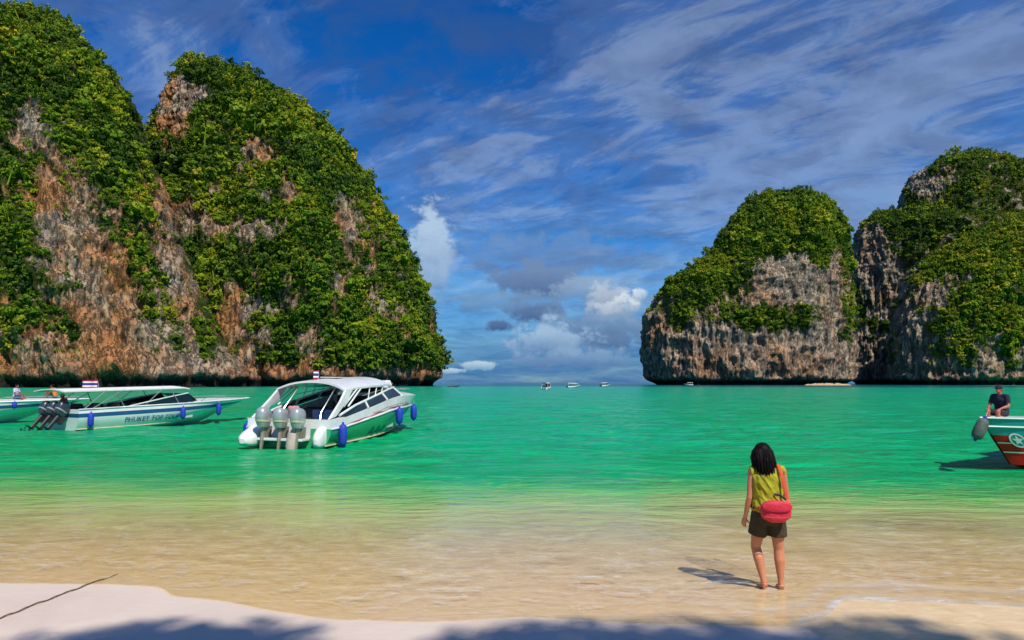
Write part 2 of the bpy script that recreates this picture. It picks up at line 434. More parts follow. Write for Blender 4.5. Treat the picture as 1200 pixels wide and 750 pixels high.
def sea_material():
    m = bpy.data.materials.new("sea_water"); m.use_nodes = True; t = NT(m.node_tree); t.n.clear()
    out = t.add('ShaderNodeOutputMaterial'); geo = t.add('ShaderNodeNewGeometry'); P = geo.outputs['Position']
    dep = t.attr('depth'); shore = t.attr('shore')
    ripple_shade = t.noise(t.mapping(P, rot=(0, 0, R(8)), scale=(0.35, 1.5, 1)), 0.60, 8, 0.70, 0.7)
    swirl = t.noise(t.mapping(P, rot=(0, 0, R(-14)), scale=(0.8, 1.7, 1)), 1.1, 7, 0.66, 2.2)
    far = t.noise(t.mapping(P, scale=(0.010, 0.045, 1)), 1.0, 5, 0.6, 0.6)
    dv = t.math('ADD', dep, t.math('MULTIPLY', t.math('SUBTRACT', swirl, 0.5), 0.30))
    body = t.ramp(dv, [(0.10, (0.90, 0.72, 0.40)), (0.24, (0.66, 0.70, 0.26)), (0.37, (0.210, 0.56, 0.13)), (0.50, (0.004, 0.40, 0.105)),
                       (0.64, (0.000, 0.40, 0.145)), (0.78, (0.000, 0.43, 0.255)), (0.93, (0.002, 0.13, 0.20)), (1.0, (0.002, 0.055, 0.16))])
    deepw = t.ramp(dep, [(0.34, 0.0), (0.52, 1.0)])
    body = t.mix(t.math('MULTIPLY', t.math('MULTIPLY', t.ramp(ripple_shade, [(0.44, 0.0), (0.60, 1.0)]), deepw), 0.50), body, (0.0, 0.19, 0.05))  # dark sides of the ripples painted into the body colour
    body = t.mix(t.math('MULTIPLY', t.math('MULTIPLY', t.ramp(far, [(0.40, 0.0), (0.70, 1.0)]), deepw), 0.25), body, (0.0, 0.44, 0.28))
    opac = t.ramp(dv, [(0.02, 0.0), (0.07, 0.12), (0.16, 0.34), (0.28, 0.72), (0.42, 0.94), (0.55, 1.0)])
    dif = t.add('ShaderNodeBsdfDiffuse'); t.l.new(body, dif.inputs['Color'])
    tr = t.add('ShaderNodeBsdfTransparent')
    t.l.new(t.ramp(dv, [(0.0, (0.99, 0.98, 0.95)), (0.30, (0.92, 0.97, 0.80))]), tr.inputs['Color'])
    mx = t.add('ShaderNodeMixShader'); t.l.new(opac, mx.inputs[0]); t.l.new(tr.outputs[0], mx.inputs[1]); t.l.new(dif.outputs[0], mx.inputs[2])
    # froth carried by the swash
    fo = t.noise(t.mapping(P, rot=(0, 0, R(-12)), scale=(1.0, 2.1, 1)), 2.3, 8, 0.70, 1.8)
    fm = t.math('MULTIPLY', t.ramp(fo, [(0.50, 0.0), (0.72, 1.0)]), t.ramp(swirl, [(0.36, 0.25), (0.60, 1.0)]))
    zone = t.ramp(t.math('MULTIPLY', shore, 0.1), [(0.0, 0.55), (0.10, 0.75), (0.26, 0.55), (0.45, 0.22), (0.65, 0.04), (1.0, 0.0)])
    lip = t.math('MULTIPLY', t.attr('lip'), t.ramp(fo, [(0.32, 0.15), (0.54, 1.0)]))
    froth = t.math('MAXIMUM', t.math('MULTIPLY', fm, zone), lip, clamp=True)
    wh = t.add('ShaderNodeBsdfDiffuse'); wh.inputs['Color'].default_value = (0.78, 0.74, 0.68, 1)
    m2 = t.add('ShaderNodeMixShader'); t.l.new(froth, m2.inputs[0]); t.l.new(mx.outputs[0], m2.inputs[1]); t.l.new(wh.outputs[0], m2.inputs[2])
    # ripples and reflection
    r1 = t.noise(t.mapping(P, rot=(0, 0, R(6)), scale=(0.6, 1.6, 1)), 1.6, 5, 0.6, 0.8)
    r2 = t.noise(t.mapping(P, rot=(0, 0, R(-9)), scale=(0.16, 0.46, 1)), 1.0, 6, 0.62, 0.9)
    h = t.math('ADD', t.math('MULTIPLY', r1, 0.22), t.math('MULTIPLY', r2, 0.60))
    bp = t.add('ShaderNodeBump'); bp.inputs['Distance'].default_value = 1.0
    t.l.new(t.ramp(t.math('MULTIPLY', shore, 0.05), [(0.0, 0.04), (0.18, 0.10), (0.5, 0.60)]), bp.inputs['Strength'])
    t.l.new(h, bp.inputs['Height'])
    t.l.new(bp.outputs[0], dif.inputs['Normal'])
    gl = t.add('ShaderNodeBsdfGlossy'); gl.inputs['Roughness'].default_value = 0.10; t.l.new(bp.outputs[0], gl.inputs['Normal'])
    fr = t.add('ShaderNodeFresnel'); fr.inputs['IOR'].default_value = 1.33; t.l.new(bp.outputs[0], fr.inputs['Normal'])
    ff = t.math('MULTIPLY', fr.outputs[0], 0.95)
    m3 = t.add('ShaderNodeMixShader'); t.l.new(ff, m3.inputs[0]); t.l.new(m2.outputs[0], m3.inputs[1]); t.l.new(gl.outputs[0], m3.inputs[2])
    t.l.new(m3.outputs[0], out.inputs['Surface'])
    return m
def lip_attr(x, y, z):
    d = y - shore_y(x)
    right = sstep(2.2, 2.9, x)
    w = 0.035 + 0.05 * right
    wob = 0.05 * nz_w.fbm(np.stack([x * 1.6, y * 0.4, x * 0], 1), 2)
    a = np.exp(-((d - 0.03 + wob) / w) ** 2) * (0.22 + 0.95 * right) * (0.35 + 0.65 * sstep(-.25, .3, nz_w.fbm(np.stack([x * 3, y * 3, x * 0], 1), 2)))
    # a second, older lip a little farther out on the right
    Y2 = shore_y(x) + 0.55 + 0.25 * nz_w.one(np.stack([x * .8, x * 0, x * 0 + 2], 1))
    a += 0.35 * np.exp(-((y - Y2) / 0.09) ** 2) * sstep(1.5, 3.0, x)
    return a
xs_w = graded(-15000, 15000, -9, 9, 0.12, 1.06); ys_w = graded(5.0, 30000, 5.6, 18, 0.08, 1.013)
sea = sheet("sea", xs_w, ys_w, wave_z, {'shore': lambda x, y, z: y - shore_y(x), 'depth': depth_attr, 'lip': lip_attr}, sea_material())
tag(sea, "emerald green sea turning clear and sandy at the beach", kind="structure")

# ---- limestone hills --------------------------------------------------------
def rock_material(name, warm):
    m = bpy.data.materials.new(name); m.use_nodes = True; t = NT(m.node_tree); b = t.n['Principled BSDF']
    geo = t.add('ShaderNodeNewGeometry'); P = geo.outputs['Position']; z = t.sep(P)[2]
    n1 = t.noise(P, 0.030, 6, 0.62, 0.3); n2 = t.noise(t.mapping(P, scale=(1, 1, 0.6)), 0.13, 7, 0.70, 0.1)
    st = t.noise(t.mapping(P, scale=(1, 1, 0.09)), 0.36, 7, 0.68, 0.1)
    fine = t.noise(P, 0.55, 6, 0.7)
    grey = t.mix(n2, (0.14, 0.13, 0.12), (0.42, 0.39, 0.34))
    cream = t.mix(fine, (0.34, 0.25, 0.165), (0.76, 0.60, 0.42))
    orange = t.mix(n2, (0.36, 0.14, 0.045), (0.72, 0.32, 0.10))
    c = t.mix(t.ramp(n2, [(0.40, 0.0), (0.56, 1.0)]), grey, cream)
    wm = t.ramp(t.math('ADD', n1, t.math('MULTIPLY', t.math('SUBTRACT', fine, 0.5), 0.3)), [(0.50 - 0.10 * warm, 0.0), (0.68 - 0.10 * warm, 1.0)])
    c = t.mix(t.math('MULTIPLY', wm, 0.25 + 0.65 * warm), c, orange)
    low = t.ramp(t.math('MULTIPLY', z, 0.01), [(0.0, 1.0), (0.22, 0.45), (0.5, 0.0)])
    c = t.mix(t.math('MULTIPLY', t.math('MULTIPLY', low, t.ramp(fine, [(0.40, 0.0), (0.62, 1.0)])), 0.45 * warm), c, (0.50, 0.20, 0.075))
    c = t.mix(t.math('MULTIPLY', t.ramp(st, [(0.53, 0.0), (0.62, 1.0)]), 0.72), c, (0.045, 0.042, 0.040))
    cr = t.noise(t.mapping(P, scale=(1, 1, 0.35)), 0.22, 7, 0.72, 0.15)
    fis = t.ramp(t.math('ABSOLUTE', t.math('SUBTRACT', cr, 0.5)), [(0.0, 1.0), (0.025, 0.3), (0.05, 0.0)])
    c = t.mix(t.math('MULTIPLY', fis, 0.70), c, (0.035, 0.030, 0.026))
    # shadow of the undercut tide notch, painted near-black into the rock
    c = t.mix(t.ramp(t.math('ADD', t.math('MULTIPLY', z, 0.1), t.math('MULTIPLY', t.math('SUBTRACT', fine, 0.5), 0.35)), [(0.30, 1.0), (0.60, 0.0)]), c, (0.030, 0.026, 0.020))
    moss = t.ramp(t.math('ADD', t.attr('veg'), t.math('MULTIPLY', t.math('SUBTRACT', fine, 0.5), 0.7)), [(0.50, 0.0), (0.70, 1.0)])
    c = t.mix(moss, c, t.mix(n2, (0.030, 0.050, 0.008), (0.085, 0.115, 0.018)))
    t.l.new(c, b.inputs['Base Color']); b.inputs['Roughness'].default_value = 0.9; b.inputs['Specular IOR Level'].default_value = 0.15
    bp = t.add('ShaderNodeBump'); bp.inputs['Strength'].default_value = 0.9; bp.inputs['Distance'].default_value = 2.2
    t.l.new(t.math('SUBTRACT', t.math('ADD', t.math('MULTIPLY', fine, 0.9), t.math('MULTIPLY', st, 0.9)), t.math('MULTIPLY', fis, 0.6)), bp.inputs['Height']); t.l.new(bp.outputs[0], b.inputs['Normal'])
    return m
rock_warm = rock_material("warm_limestone", 1.0); rock_mid = rock_material("streaked_limestone", 0.5); rock_cool = rock_material("grey_limestone", 0.15)

def leaf_material():
    m = bpy.data.materials.new("hill_leaves"); m.use_nodes = True; t = NT(m.node_tree); b = t.n['Principled BSDF']
    geo = t.add('ShaderNodeNewGeometry')
    tint = t.attr('tint', 'INSTANCER'); oi = t.add('ShaderNodeObjectInfo')
    k = t.math('ADD', t.math('MULTIPLY', oi.outputs['Random'], 0.40), t.math('MULTIPLY', tint, 0.60))
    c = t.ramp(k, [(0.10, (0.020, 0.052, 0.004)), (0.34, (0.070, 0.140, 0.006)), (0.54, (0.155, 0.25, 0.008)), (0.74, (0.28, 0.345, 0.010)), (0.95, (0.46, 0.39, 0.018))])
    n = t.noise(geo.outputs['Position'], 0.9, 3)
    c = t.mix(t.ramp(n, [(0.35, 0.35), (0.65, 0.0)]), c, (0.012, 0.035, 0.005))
    t.l.new(c, b.inputs['Base Color']); b.inputs['Roughness'].default_value = 0.7; b.inputs['Specular IOR Level'].default_value = 0.2
    return m
leaf_mat = leaf_material()
def crown_mesh(i):
    """a bushy crown of leaf sprays, radius about 1"""
    rs = np.random.RandomState(100 + i); mb = MB()
    lobes = [(Vector((rs.uniform(-.85, .85), rs.uniform(-.85, .85), rs.uniform(-.35, .65))), rs.uniform(.20, .44)) for _ in range(11)]
    for c, r in lobes:
        for k in range(11):
            d = Vector(rs.normal(size=3)); d.normalize()
            if d.z < -0.5: d.z *= -1
            p = c + d * r * rs.uniform(.75, 1.12)
            nrm = (d + Vector(rs.normal(size=3)) * 0.45).normalized(); a = nrm.orthogonal().normalized(); b_ = nrm.cross(a)
            ang = rs.uniform(0, 6.28); a, b_ = a * math.cos(ang) + b_ * math.sin(ang), b_ * math.cos(ang) - a * math.sin(ang)
            L, W = rs.uniform(.12, .26), rs.uniform(.07, .14)
            mb.add([p - a * L, p + b_ * W - nrm * .03, p + a * L - nrm * .06, p - b_ * W - nrm * .03], [(0, 1, 2, 3)])
        core = []
        mb.ball(c, r * 0.78, 5, 3)
    me = bpy.data.meshes.new("crown_%d" % i); me.from_pydata(mb.v, [], mb.f); me.update(); me.materials.append(leaf_mat)
    return bpy.data.objects.new("crown_source", me)
def blade_mesh(i):
    """a rosette of drooping blades, as screw pines and cycads have"""
    rs = np.random.RandomState(200 + i); mb = MB()
    for k in range(16):
        a = 6.283 * k / 16 + rs.uniform(-.2, .2); L = rs.uniform(.8, 1.25); up = rs.uniform(.2, .9); d = Vector((math.cos(a), math.sin(a), 0)); s_ = Vector((-d.y, d.x, 0)) * .11
        p = [d * L * q + Vector((0, 0, up * q * 1.6 - 1.5 * up * q * q)) for q in (0, .35, .7, 1)]
        mb.add([p[0] - s_ * .5, p[0] + s_ * .5, p[1] - s_, p[1] + s_, p[2] - s_ * .8, p[2] + s_ * .8, p[3]], [(0, 1, 3, 2), (2, 3, 5, 4), (4, 5, 6)])
    mb.tube([(0, 0, -.6), (0, 0, .1)], [.12, .08], 5)
    me = bpy.data.meshes.new("blades"); me.from_pydata(mb.v, [], mb.f); me.update(); me.materials.append(leaf_mat)
    return bpy.data.objects.new("crown_source", me)
def tall_mesh(i):
    """a thin tree that stands out above its neighbours"""
    rs = np.random.RandomState(300 + i); mb = MB()
    mb.tube([(0, 0, -.6), (.05, .03, .7), (.0, .1, 1.7)], [.08, .05, .03], 5)
    for c, r in [(Vector((rs.uniform(-.5, .5), rs.uniform(-.5, .5), rs.uniform(.6, 1.9))), rs.uniform(.18, .34)) for _ in range(7)]:
        mb.tube([(0, .05, c.z - .3), c], [.03, .015], 4)
        for k in range(16):
            d = Vector(rs.normal(size=3)); d.normalize(); p = c + d * r * rs.uniform(.3, 1.2); n_ = (d + Vector(rs.normal(size=3)) * .6).normalized(); a = n_.orthogonal().normalized(); e = n_.cross(a)
            mb.add([p - a * .17, p + e * .09, p + a * .17, p - e * .09], [(0, 1, 2, 3)])
    me = bpy.data.meshes.new("thin_tree"); me.from_pydata(mb.v, [], mb.f); me.update(); me.materials.append(leaf_mat)
    return bpy.data.objects.new("crown_source", me)
CROWNS = [crown_mesh(i) for i in range(6)] + [blade_mesh(0), tall_mesh(0), tall_mesh(1)]
def veg_nodes():
    g = bpy.data.node_groups.new("vegetation", 'GeometryNodeTree')
    g.interface.new_socket("Geometry", in_out='INPUT', socket_type='NodeSocketGeometry')
    g.interface.new_socket("Geometry", in_out='OUTPUT', socket_type='NodeSocketGeometry')
    n, l = g.nodes, g.links
    gi, go = n.new('NodeGroupInput'), n.new('NodeGroupOutput')
    iop = n.new('GeometryNodeInstanceOnPoints'); jn = n.new('GeometryNodeJoinGeometry')
    for o in CROWNS:
        oi = n.new('GeometryNodeObjectInfo'); oi.inputs['Object'].default_value = o; oi.inputs['As Instance'].default_value = True
        l.new(oi.outputs['Geometry'], jn.inputs[0])
    l.new(gi.outputs[0], iop.inputs['Points']); l.new(jn.outputs[0], iop.inputs['Instance']); iop.inputs['Pick Instance'].default_value = True
    for nm, typ, sock in (('variant', 'INT', 'Instance Index'), ('turn', 'FLOAT_VECTOR', 'Rotation'), ('size', 'FLOAT_VECTOR', 'Scale')):
        a = n.new('GeometryNodeInputNamedAttribute'); a.data_type = typ; a.inputs['Name'].default_value = nm
        l.new(a.outputs['Attribute'], iop.inputs[sock])
    l.new(iop.outputs[0], go.inputs[0])
    return g
VEG = veg_nodes()

def make_hill(label, veg_label, Yc, table, ratio, bcap, rock, veg_base, blobs, count, size, seed, nt=400, nb=50, nzr=270,
              shear=0.0, amp=1.0, top_green=0.35, tintbias=0.0, undercut=5.0):
    """table: silhouette as (row, left, right) in measuring units, turned into metres at the hill's own distance"""
    N = Noise(seed); rs = np.random.RandomState(seed)
    pts = [(at(xl, yy, Yc), at(xr, yy, Yc)) for yy, xl, xr in table]
    zt = np.array([p[0].z for p in pts]); xl = np.array([p[0].x for p in pts]); xr = np.array([p[1].x for p in pts])
    o = np.argsort(zt); zt, xl, xr = zt[o] * np.where(zt[o] > 0, 0.967, 1), xl[o], xr[o]
    H = zt[-1]; zmin = -4.0
    tt = np.linspace(0, 1, nzr); zz = zmin + (H - zmin) * np.sin(tt * math.pi / 2) ** 1.0
    L, Rr = np.interp(zz, zt, xl), np.interp(zz, zt, xr)
    ker = np.array([1, 2, 3, 2, 1]) / 9.0
    for _ in range(2):
        L[2:-2] = np.convolve(L, ker, 'valid'); Rr[2:-2] = np.convolve(Rr, ker, 'valid')
    a = (Rr - L) / 2; cx = (Rr + L) / 2
    b = np.minimum(np.minimum(a * ratio, bcap), 0.75 * Yc * np.clip(1 - zz / H, 0, 1) + 0.3)
    phi = np.concatenate([np.linspace(0, math.pi, nt, endpoint=False), np.linspace(math.pi, 2 * math.pi, nb, endpoint=False)])
    n = 2.5
    cs = np.sign(np.cos(phi)) * np.abs(np.cos(phi)) ** (2 / n); sn = np.sign(np.sin(phi)) * np.abs(np.sin(phi)) ** (2 / n)
    X = cx[:, None] + a[:, None] * cs[None]; Y = Yc - b[:, None] * sn[None]; Z = np.repeat(zz[:, None], len(phi), 1)
    nx = np.cos(phi)[None] / np.maximum(a[:, None], 1); ny = -np.sin(phi)[None] / np.maximum(b[:, None], 1)
    ln = np.sqrt(nx ** 2 + ny ** 2); nx, ny = nx / ln, ny / ln
    x, y, z = X.ravel(), Y.ravel(), Z.ravel(); nx, ny = nx.ravel(), ny.ravel()
    P = np.stack([x, y, z], 1)
    front = np.clip(-ny, 0, 1); wfade = np.clip(np.minimum(np.repeat(a, len(phi)), np.repeat(b, len(phi)) * 3) / 25, 0.05, 1)
    w = np.stack([x + shear * z, y, z * 0.35], 1)                 # features run down (or slantwise down) the face
    big = N.fbm(w / 62, 3) * 13 * (0.25 + 0.75 * front)
    butt = (N.fbm(w / 24, 3, ridged=True) - 0.3) * 6.0
    crag = N.fbm(np.stack([x + shear * z, y, z * 0.5], 1) / 11.0, 4, 0.6, ridged=True) * 5.0 - 1.0 + N.fbm(P / 4.5, 3, 0.6) * 1.6
    ledge = N.fbm(np.stack([x * 0.3, y * 0.3, z], 1) / 15.0, 3, ridged=True) * 2.6
    flute = N.fbm(np.stack([x / 6.5, y / 6.5, z / 42], 1), 3, 0.55, ridged=True) * 3.8
    disp = (flute + big * (0.3 + .7 * front) + butt * (0.4 + .6 * front) + crag + ledge) * amp * wfade
    disp -= np.average(disp, weights=front * wfade + 1e-6) + 1.6
    disp -= undercut * (1 - sstep(1.5, 6.5, z + 2.0 * N.one(P / 12)))
    # vegetation mask
    veg = veg_base + 0.50 * N.fbm(np.stack([x + shear * z, y, z * 0.8], 1) / 26, 4, 0.6) + 0.95 * N.fbm(np.stack([x + shear * z, y, z], 1) / 10, 3, 0.6)
    veg += top_green * sstep(0.55, 0.95, z / H)
    veg -= 0.10 * np.clip(butt / 6, -1, 1)
    for bx, by, rx, ry, wt in blobs:
        k = y / F_PX                                             # measured on the face itself, at its own distance
        veg += wt * np.exp(-(((x / k + 600 - bx) / rx) ** 2 + (((CAMZ - z) / k + HORIZON - by) / ry) ** 2))
    veg -= 1.2 * (1 - sstep(6, 13, z + 4 * N.one(P / 10 + 5)))
    x2, y2 = x + nx * disp, y + ny * disp; z2 = z + disp * 0.10
    xs_, ys_ = len(zz), len(phi)
    i, j = np.meshgrid(np.arange(xs_ - 1), np.arange(ys_), indexing='ij')
    f = np.stack([(i * ys_ + j).ravel(), (i * ys_ + (j + 1) % ys_).ravel(), ((i + 1) * ys_ + (j + 1) % ys_).ravel(), ((i + 1) * ys_ + j).ravel()], 1)[:, ::-1]
    me = bpy.data.meshes.new("limestone_hill")
    me.vertices.add(len(x2)); me.vertices.foreach_set('co', np.stack([x2, y2, z2], 1).ravel())
    me.loops.add(f.size); me.loops.foreach_set('vertex_index', np.ascontiguousarray(f).ravel())
    me.polygons.add(len(f)); me.polygons.foreach_set('loop_start', np.arange(0, f.size, 4))
    me.update(); me.validate(); me.shade_smooth()
    at_ = me.attributes.new('veg', 'FLOAT', 'POINT'); at_.data.foreach_set('value', veg.astype(np.float32))
    me.materials.append(rock)
    hill = link(bpy.data.objects.new("limestone_hill", me)); tag(hill, label, kind="structure")
    # bushes and trees rooted on the face
    no = np.empty(len(x2) * 3); me.vertices.foreach_get('normal', no); no = no.reshape(-1, 3)
    area = np.repeat(np.gradient(zz), len(phi)) + 0.4
    pr = sstep(0.34, 0.66, veg) * np.clip(area, 0.05, None) * (0.12 + np.clip(-ny, 0, 1) + 0.5 * (np.abs(nx) > 0.8)) * (z > 7) * (y < Yc + 12)
    pr = pr + 0.9 * (z > 0.93 * H) * sstep(0.2, 0.5, veg) * (y < Yc + 10) * 0.3
    pr /= pr.sum()
    pr2 = sstep(0.0, 0.5, veg) * np.clip(area, 0.05, None) * (0.12 + np.clip(-ny, 0, 1)) * (z > 8) * (y < Yc + 5); pr2 /= pr2.sum()
    n2 = int(count * 0.34)
    idx = np.concatenate([rs.choice(len(x2), size=count - n2, replace=True, p=pr), rs.choice(len(x2), size=n2, replace=True, p=pr2)])
    sz = size * np.exp(rs.normal(-0.05, 0.42, count)) * (0.75 + 0.5 * sstep(0.4, 1.0, veg[idx]))
    sz[count - n2:] *= 0.55
    pos = np.stack([x2, y2, z2], 1)[idx] + no[idx] * (sz * 0.25)[:, None] + rs.normal(0, 0.5, (count, 3))
    edge = np.clip(1 - np.abs(np.repeat(a, len(phi))[idx]) / 30, 0, 1)
    vm = bpy.data.meshes.new("hill_vegetation"); vm.vertices.add(count); vm.vertices.foreach_set('co', pos.ravel())
    def put(nm, typ, arr, key='value'):
        q = vm.attributes.new(nm, typ, 'POINT'); q.data.foreach_set(key, arr.ravel())
    put('variant', 'INT', rs.choice(9, count, p=[.13, .13, .13, .13, .13, .13, .12, .05, .05]).astype(np.int32))
    put('turn', 'FLOAT_VECTOR', np.stack([rs.normal(0, .2, count), rs.normal(0, .2, count), rs.uniform(0, 6.28, count)], 1).astype(np.float32), 'vector')
    sc3 = np.stack([sz, sz, sz * rs.uniform(.75, 1.25, count)], 1).astype(np.float32); put('size', 'FLOAT_VECTOR', sc3, 'vector')
    tint = 0.47 + 1.05 * N.fbm(pos / 30 + 31, 3) + 0.20 * rs.normal(0, 1, count) + tintbias
    put('tint', 'FLOAT', np.clip(tint, 0, 1).astype(np.float32))
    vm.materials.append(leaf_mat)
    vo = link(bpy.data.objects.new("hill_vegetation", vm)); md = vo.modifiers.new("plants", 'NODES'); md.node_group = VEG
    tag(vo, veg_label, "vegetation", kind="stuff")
    return hill

# left shoulder hill
make_hill("tall orange and grey limestone hill at the left edge with a bare lower face", "green bushes clinging to the hill at the left edge", 360,
    [(4, -70, 10), (8, -95, 30), (14, -120, 58), (22, -150, 84), (40, -180, 104), (60, -200, 121), (85, -220, 138), (110, -240, 149), (135, -250, 155), (155, -260, 160),
     (180, -270, 172), (215, -280, 184), (260, -290, 198), (300, -300, 211), (350, -310, 231), (400, -320, 256), (430, -330, 280), (462, -340, 296), (480, -340, 300)],
    0.62, 75, rock_warm, 0.70,
    [(12, 140, 24, 24, -1.3), (40, 195, 16, 36, -.55), (50, 250, 24, 40, -.6), (95, 300, 44, 60, -.55), (150, 350, 40, 50, -.45), (100, 380, 60, 30, -.35), (190, 240, 12, 50, -.5), (215, 340, 20, 60, -.5),
     (90, 432, 170, 28, -.95), (8, 300, 26, 50, .5), (45, 365, 26, 14, .45), (135, 285, 22, 26, .45), (110, 130, 70, 60, .4), (60, 70, 90, 50, .5), (150, 190, 30, 40, .4), (80, 385, 14, 10, .6), (240, 400, 10, 30, .6), (60, 415, 30, 10, .4)],
    27000, 1.35, 21, shear=0.42, amp=1.0, top_green=0.40)
# the big dome
make_hill("big dome shaped limestone hill overgrown with green left of the sea gap", "dense green bushes over the big dome shaped hill", 440,
    [(64, 212, 222), (67, 209, 240), (73, 206, 258), (84, 202, 285), (95, 198, 312), (115, 193, 348), (130, 190, 368), (145, 188, 385), (160, 185, 398), (175, 178, 410), (210, 172, 432), (240, 168, 452), (270, 165, 469),
     (300, 160, 484), (330, 155, 496), (360, 150, 505), (390, 140, 514), (415, 135, 520), (440, 130, 519), (452, 130, 515), (470, 130, 515)],
    0.60, 95, rock_warm, 0.78,
    [(190, 112, 17, 34, -2.2), (222, 98, 18, 9, -1.4), (300, 168, 34, 14, -.85), (285, 152, 12, 16, -.6), (215, 245, 20, 22, -.7), (250, 262, 36, 11, -.9), (300, 270, 24, 14, -.75), (330, 222, 12, 24, -.5),
     (398, 250, 16, 26, -.5), (440, 300, 9, 40, -.5), (410, 270, 12, 30, -.4), (340, 350, 12, 14, -.7), (362, 400, 16, 20, -.9), (270, 350, 26, 40, -.45), (300, 400, 40, 22, -.4), (400, 330, 10, 20, -.45), (470, 330, 8, 40, -.4),
     (340, 446, 190, 14, -.8), (230, 430, 40, 40, -.3), (430, 420, 90, 16, .25), (370, 190, 70, 50, .2), (280, 310, 70, 30, .35)],
    36000, 1.5, 33, shear=0.10, amp=1.0, top_green=0.25)
# right of the gap
make_hill("rounded limestone stack with a green cap right of the sea gap", "green bushes capping the rounded limestone stack right of the gap", 620,
    [(223, 918, 932), (226, 898, 950), (232, 884, 962), (240, 870, 972), (250, 859, 981), (265, 848, 987), (280, 838, 989), (300, 822, 990), (313, 803, 991), (325, 782, 992), (345, 765, 993), (370, 755, 994),
     (395, 751, 995), (420, 753, 995), (447, 759, 995), (460, 760, 995)],
    0.60, 75, rock_mid, 0.56,
    [(930, 325, 34, 30, -1.0), (905, 335, 22, 20, -.6), (985, 345, 9, 60, -1.0), (960, 330, 12, 30, -.4), (960, 395, 22, 30, -.5), (850, 400, 90, 16, -.9), (880, 428, 160, 26, -1.3), (770, 400, 16, 50, -.7), (830, 380, 16, 16, -.4),
     (905, 372, 42, 15, 1.0), (860, 325, 32, 22, .5), (805, 340, 30, 18, .6), (920, 258, 80, 36, .6), (960, 290, 20, 40, .3), (790, 380, 14, 16, .3)],
    23000, 1.4, 45, shear=0.0, amp=1.0, top_green=0.5, undercut=8)
# the shoulder of the right hand massif
make_hill("grey limestone wall in shade beside the rounded stack", "green bushes dotted over the grey limestone wall", 730,
    [(243, 1036, 1240), (247, 1020, 1260), (252, 1013, 1290), (265, 1005, 1310), (290, 999, 1340), (330, 996, 1360), (380, 996, 1380), (420, 997, 1390), (449, 998, 1400), (460, 998, 1400)],
    0.34, 70, rock_cool, 0.34,
    [(1030, 290, 22, 50, -.5), (1020, 360, 24, 50, .10), (1035, 380, 14, 14, .4), (1060, 330, 20, 20, -.4), (1060, 430, 160, 22, -.8), (1100, 260, 60, 30, .5), (1040, 248, 30, 8, .3)],
    12000, 1.5, 57, shear=0.0, amp=1.1, top_green=0.3, tintbias=-.1, undercut=8)
# the summit behind it
make_hill("high grey limestone summit with a green crest on the far right", "green crest of bushes on the high far right summit", 820,
    [(172, 1140, 1158), (174, 1122, 1168), (179, 1102, 1178), (186, 1088, 1190), (196, 1070, 1202), (214, 1061, 1215), (235, 1057, 1230), (260, 1050, 1240), (320, 1045, 1260), (449, 1040, 1280), (460, 1040, 1280)],
    0.60, 70, rock_cool, 0.42, [(1085, 205, 24, 16, -.6), (1110, 212, 26, 14, -.6), (1150, 215, 50, 16, .5), (1120, 245, 60, 16, .6)],
    6500, 1.8, 61, shear=0.0, amp=0.8, top_green=0.4)
make_hill("limestone ridge rising out of the picture on the far right", "green bushes on the ridge at the right edge", 800,
    [(168, 1215, 1260), (172, 1205, 1275), (180, 1196, 1290), (190, 1188, 1300), (220, 1180, 1330), (260, 1170, 1350), (320, 1160, 1370), (449, 1150, 1400), (460, 1150, 1400)],
    0.60, 70, rock_cool, 0.45, [(1195, 215, 12, 20, -.5)], 4800, 1.8, 67, amp=0.8, top_green=0.4)
# sunlit spur in front
make_hill("bright green spur running down to the water at the right edge", "bright yellow green bushes over the spur at the right edge", 610,
    [(238, 1225, 1300), (250, 1190, 1320), (264, 1150, 1340), (282, 1112, 1360), (300, 1085, 1380), (325, 1062, 1390), (350, 1052, 1400), (400, 1046, 1420), (449, 1050, 1440), (460, 1050, 1440)],
    0.45, 70, rock_cool, 0.66,
    [(1095, 345, 24, 16, -.6), (1072, 400, 20, 50, -.8), (1130, 322, 16, 8, -.4), (1160, 415, 18, 12, -.5), (1130, 438, 110, 12, -.7), (1120, 300, 60, 14, .5), (1170, 360, 40, 40, .5), (1190, 280, 30, 30, .4)],
    23000, 1.5, 73, shear=-0.35, amp=1.0, top_green=0.3, tintbias=0.40, undercut=6)

# low pale ledge at the foot of the stack
def ledge():
    N = Noise(91); c = at(970, 449, 535); rows = []
    for i in range(41):
        u = i / 40 * 2 - 1; w = math.sqrt(max(0, 1 - abs(u) ** 3)) + .02; row = []
        for j in range(9):
            q = j / 8 * 2 - 1
            n = float(N.one(np.array([[u * 9, q * 2, 1.]]))[0])
            row.append((c.x + u * 19, 535 + q * 4 * w, -0.6 + (1.9 + .9 * n) * w * (1 - q * q)))
        rows.append(row)
    o = MB().grid(rows).build("rock_ledge", mat("pale_ledge_rock", (.52, .36, .22), .9, vary=.2, nscale=.6, bump=.5, bscale=1.5), None, smooth=True)
    tag(o, "low pale rock ledge at the foot of the rounded stack", kind="structure")
ledge()

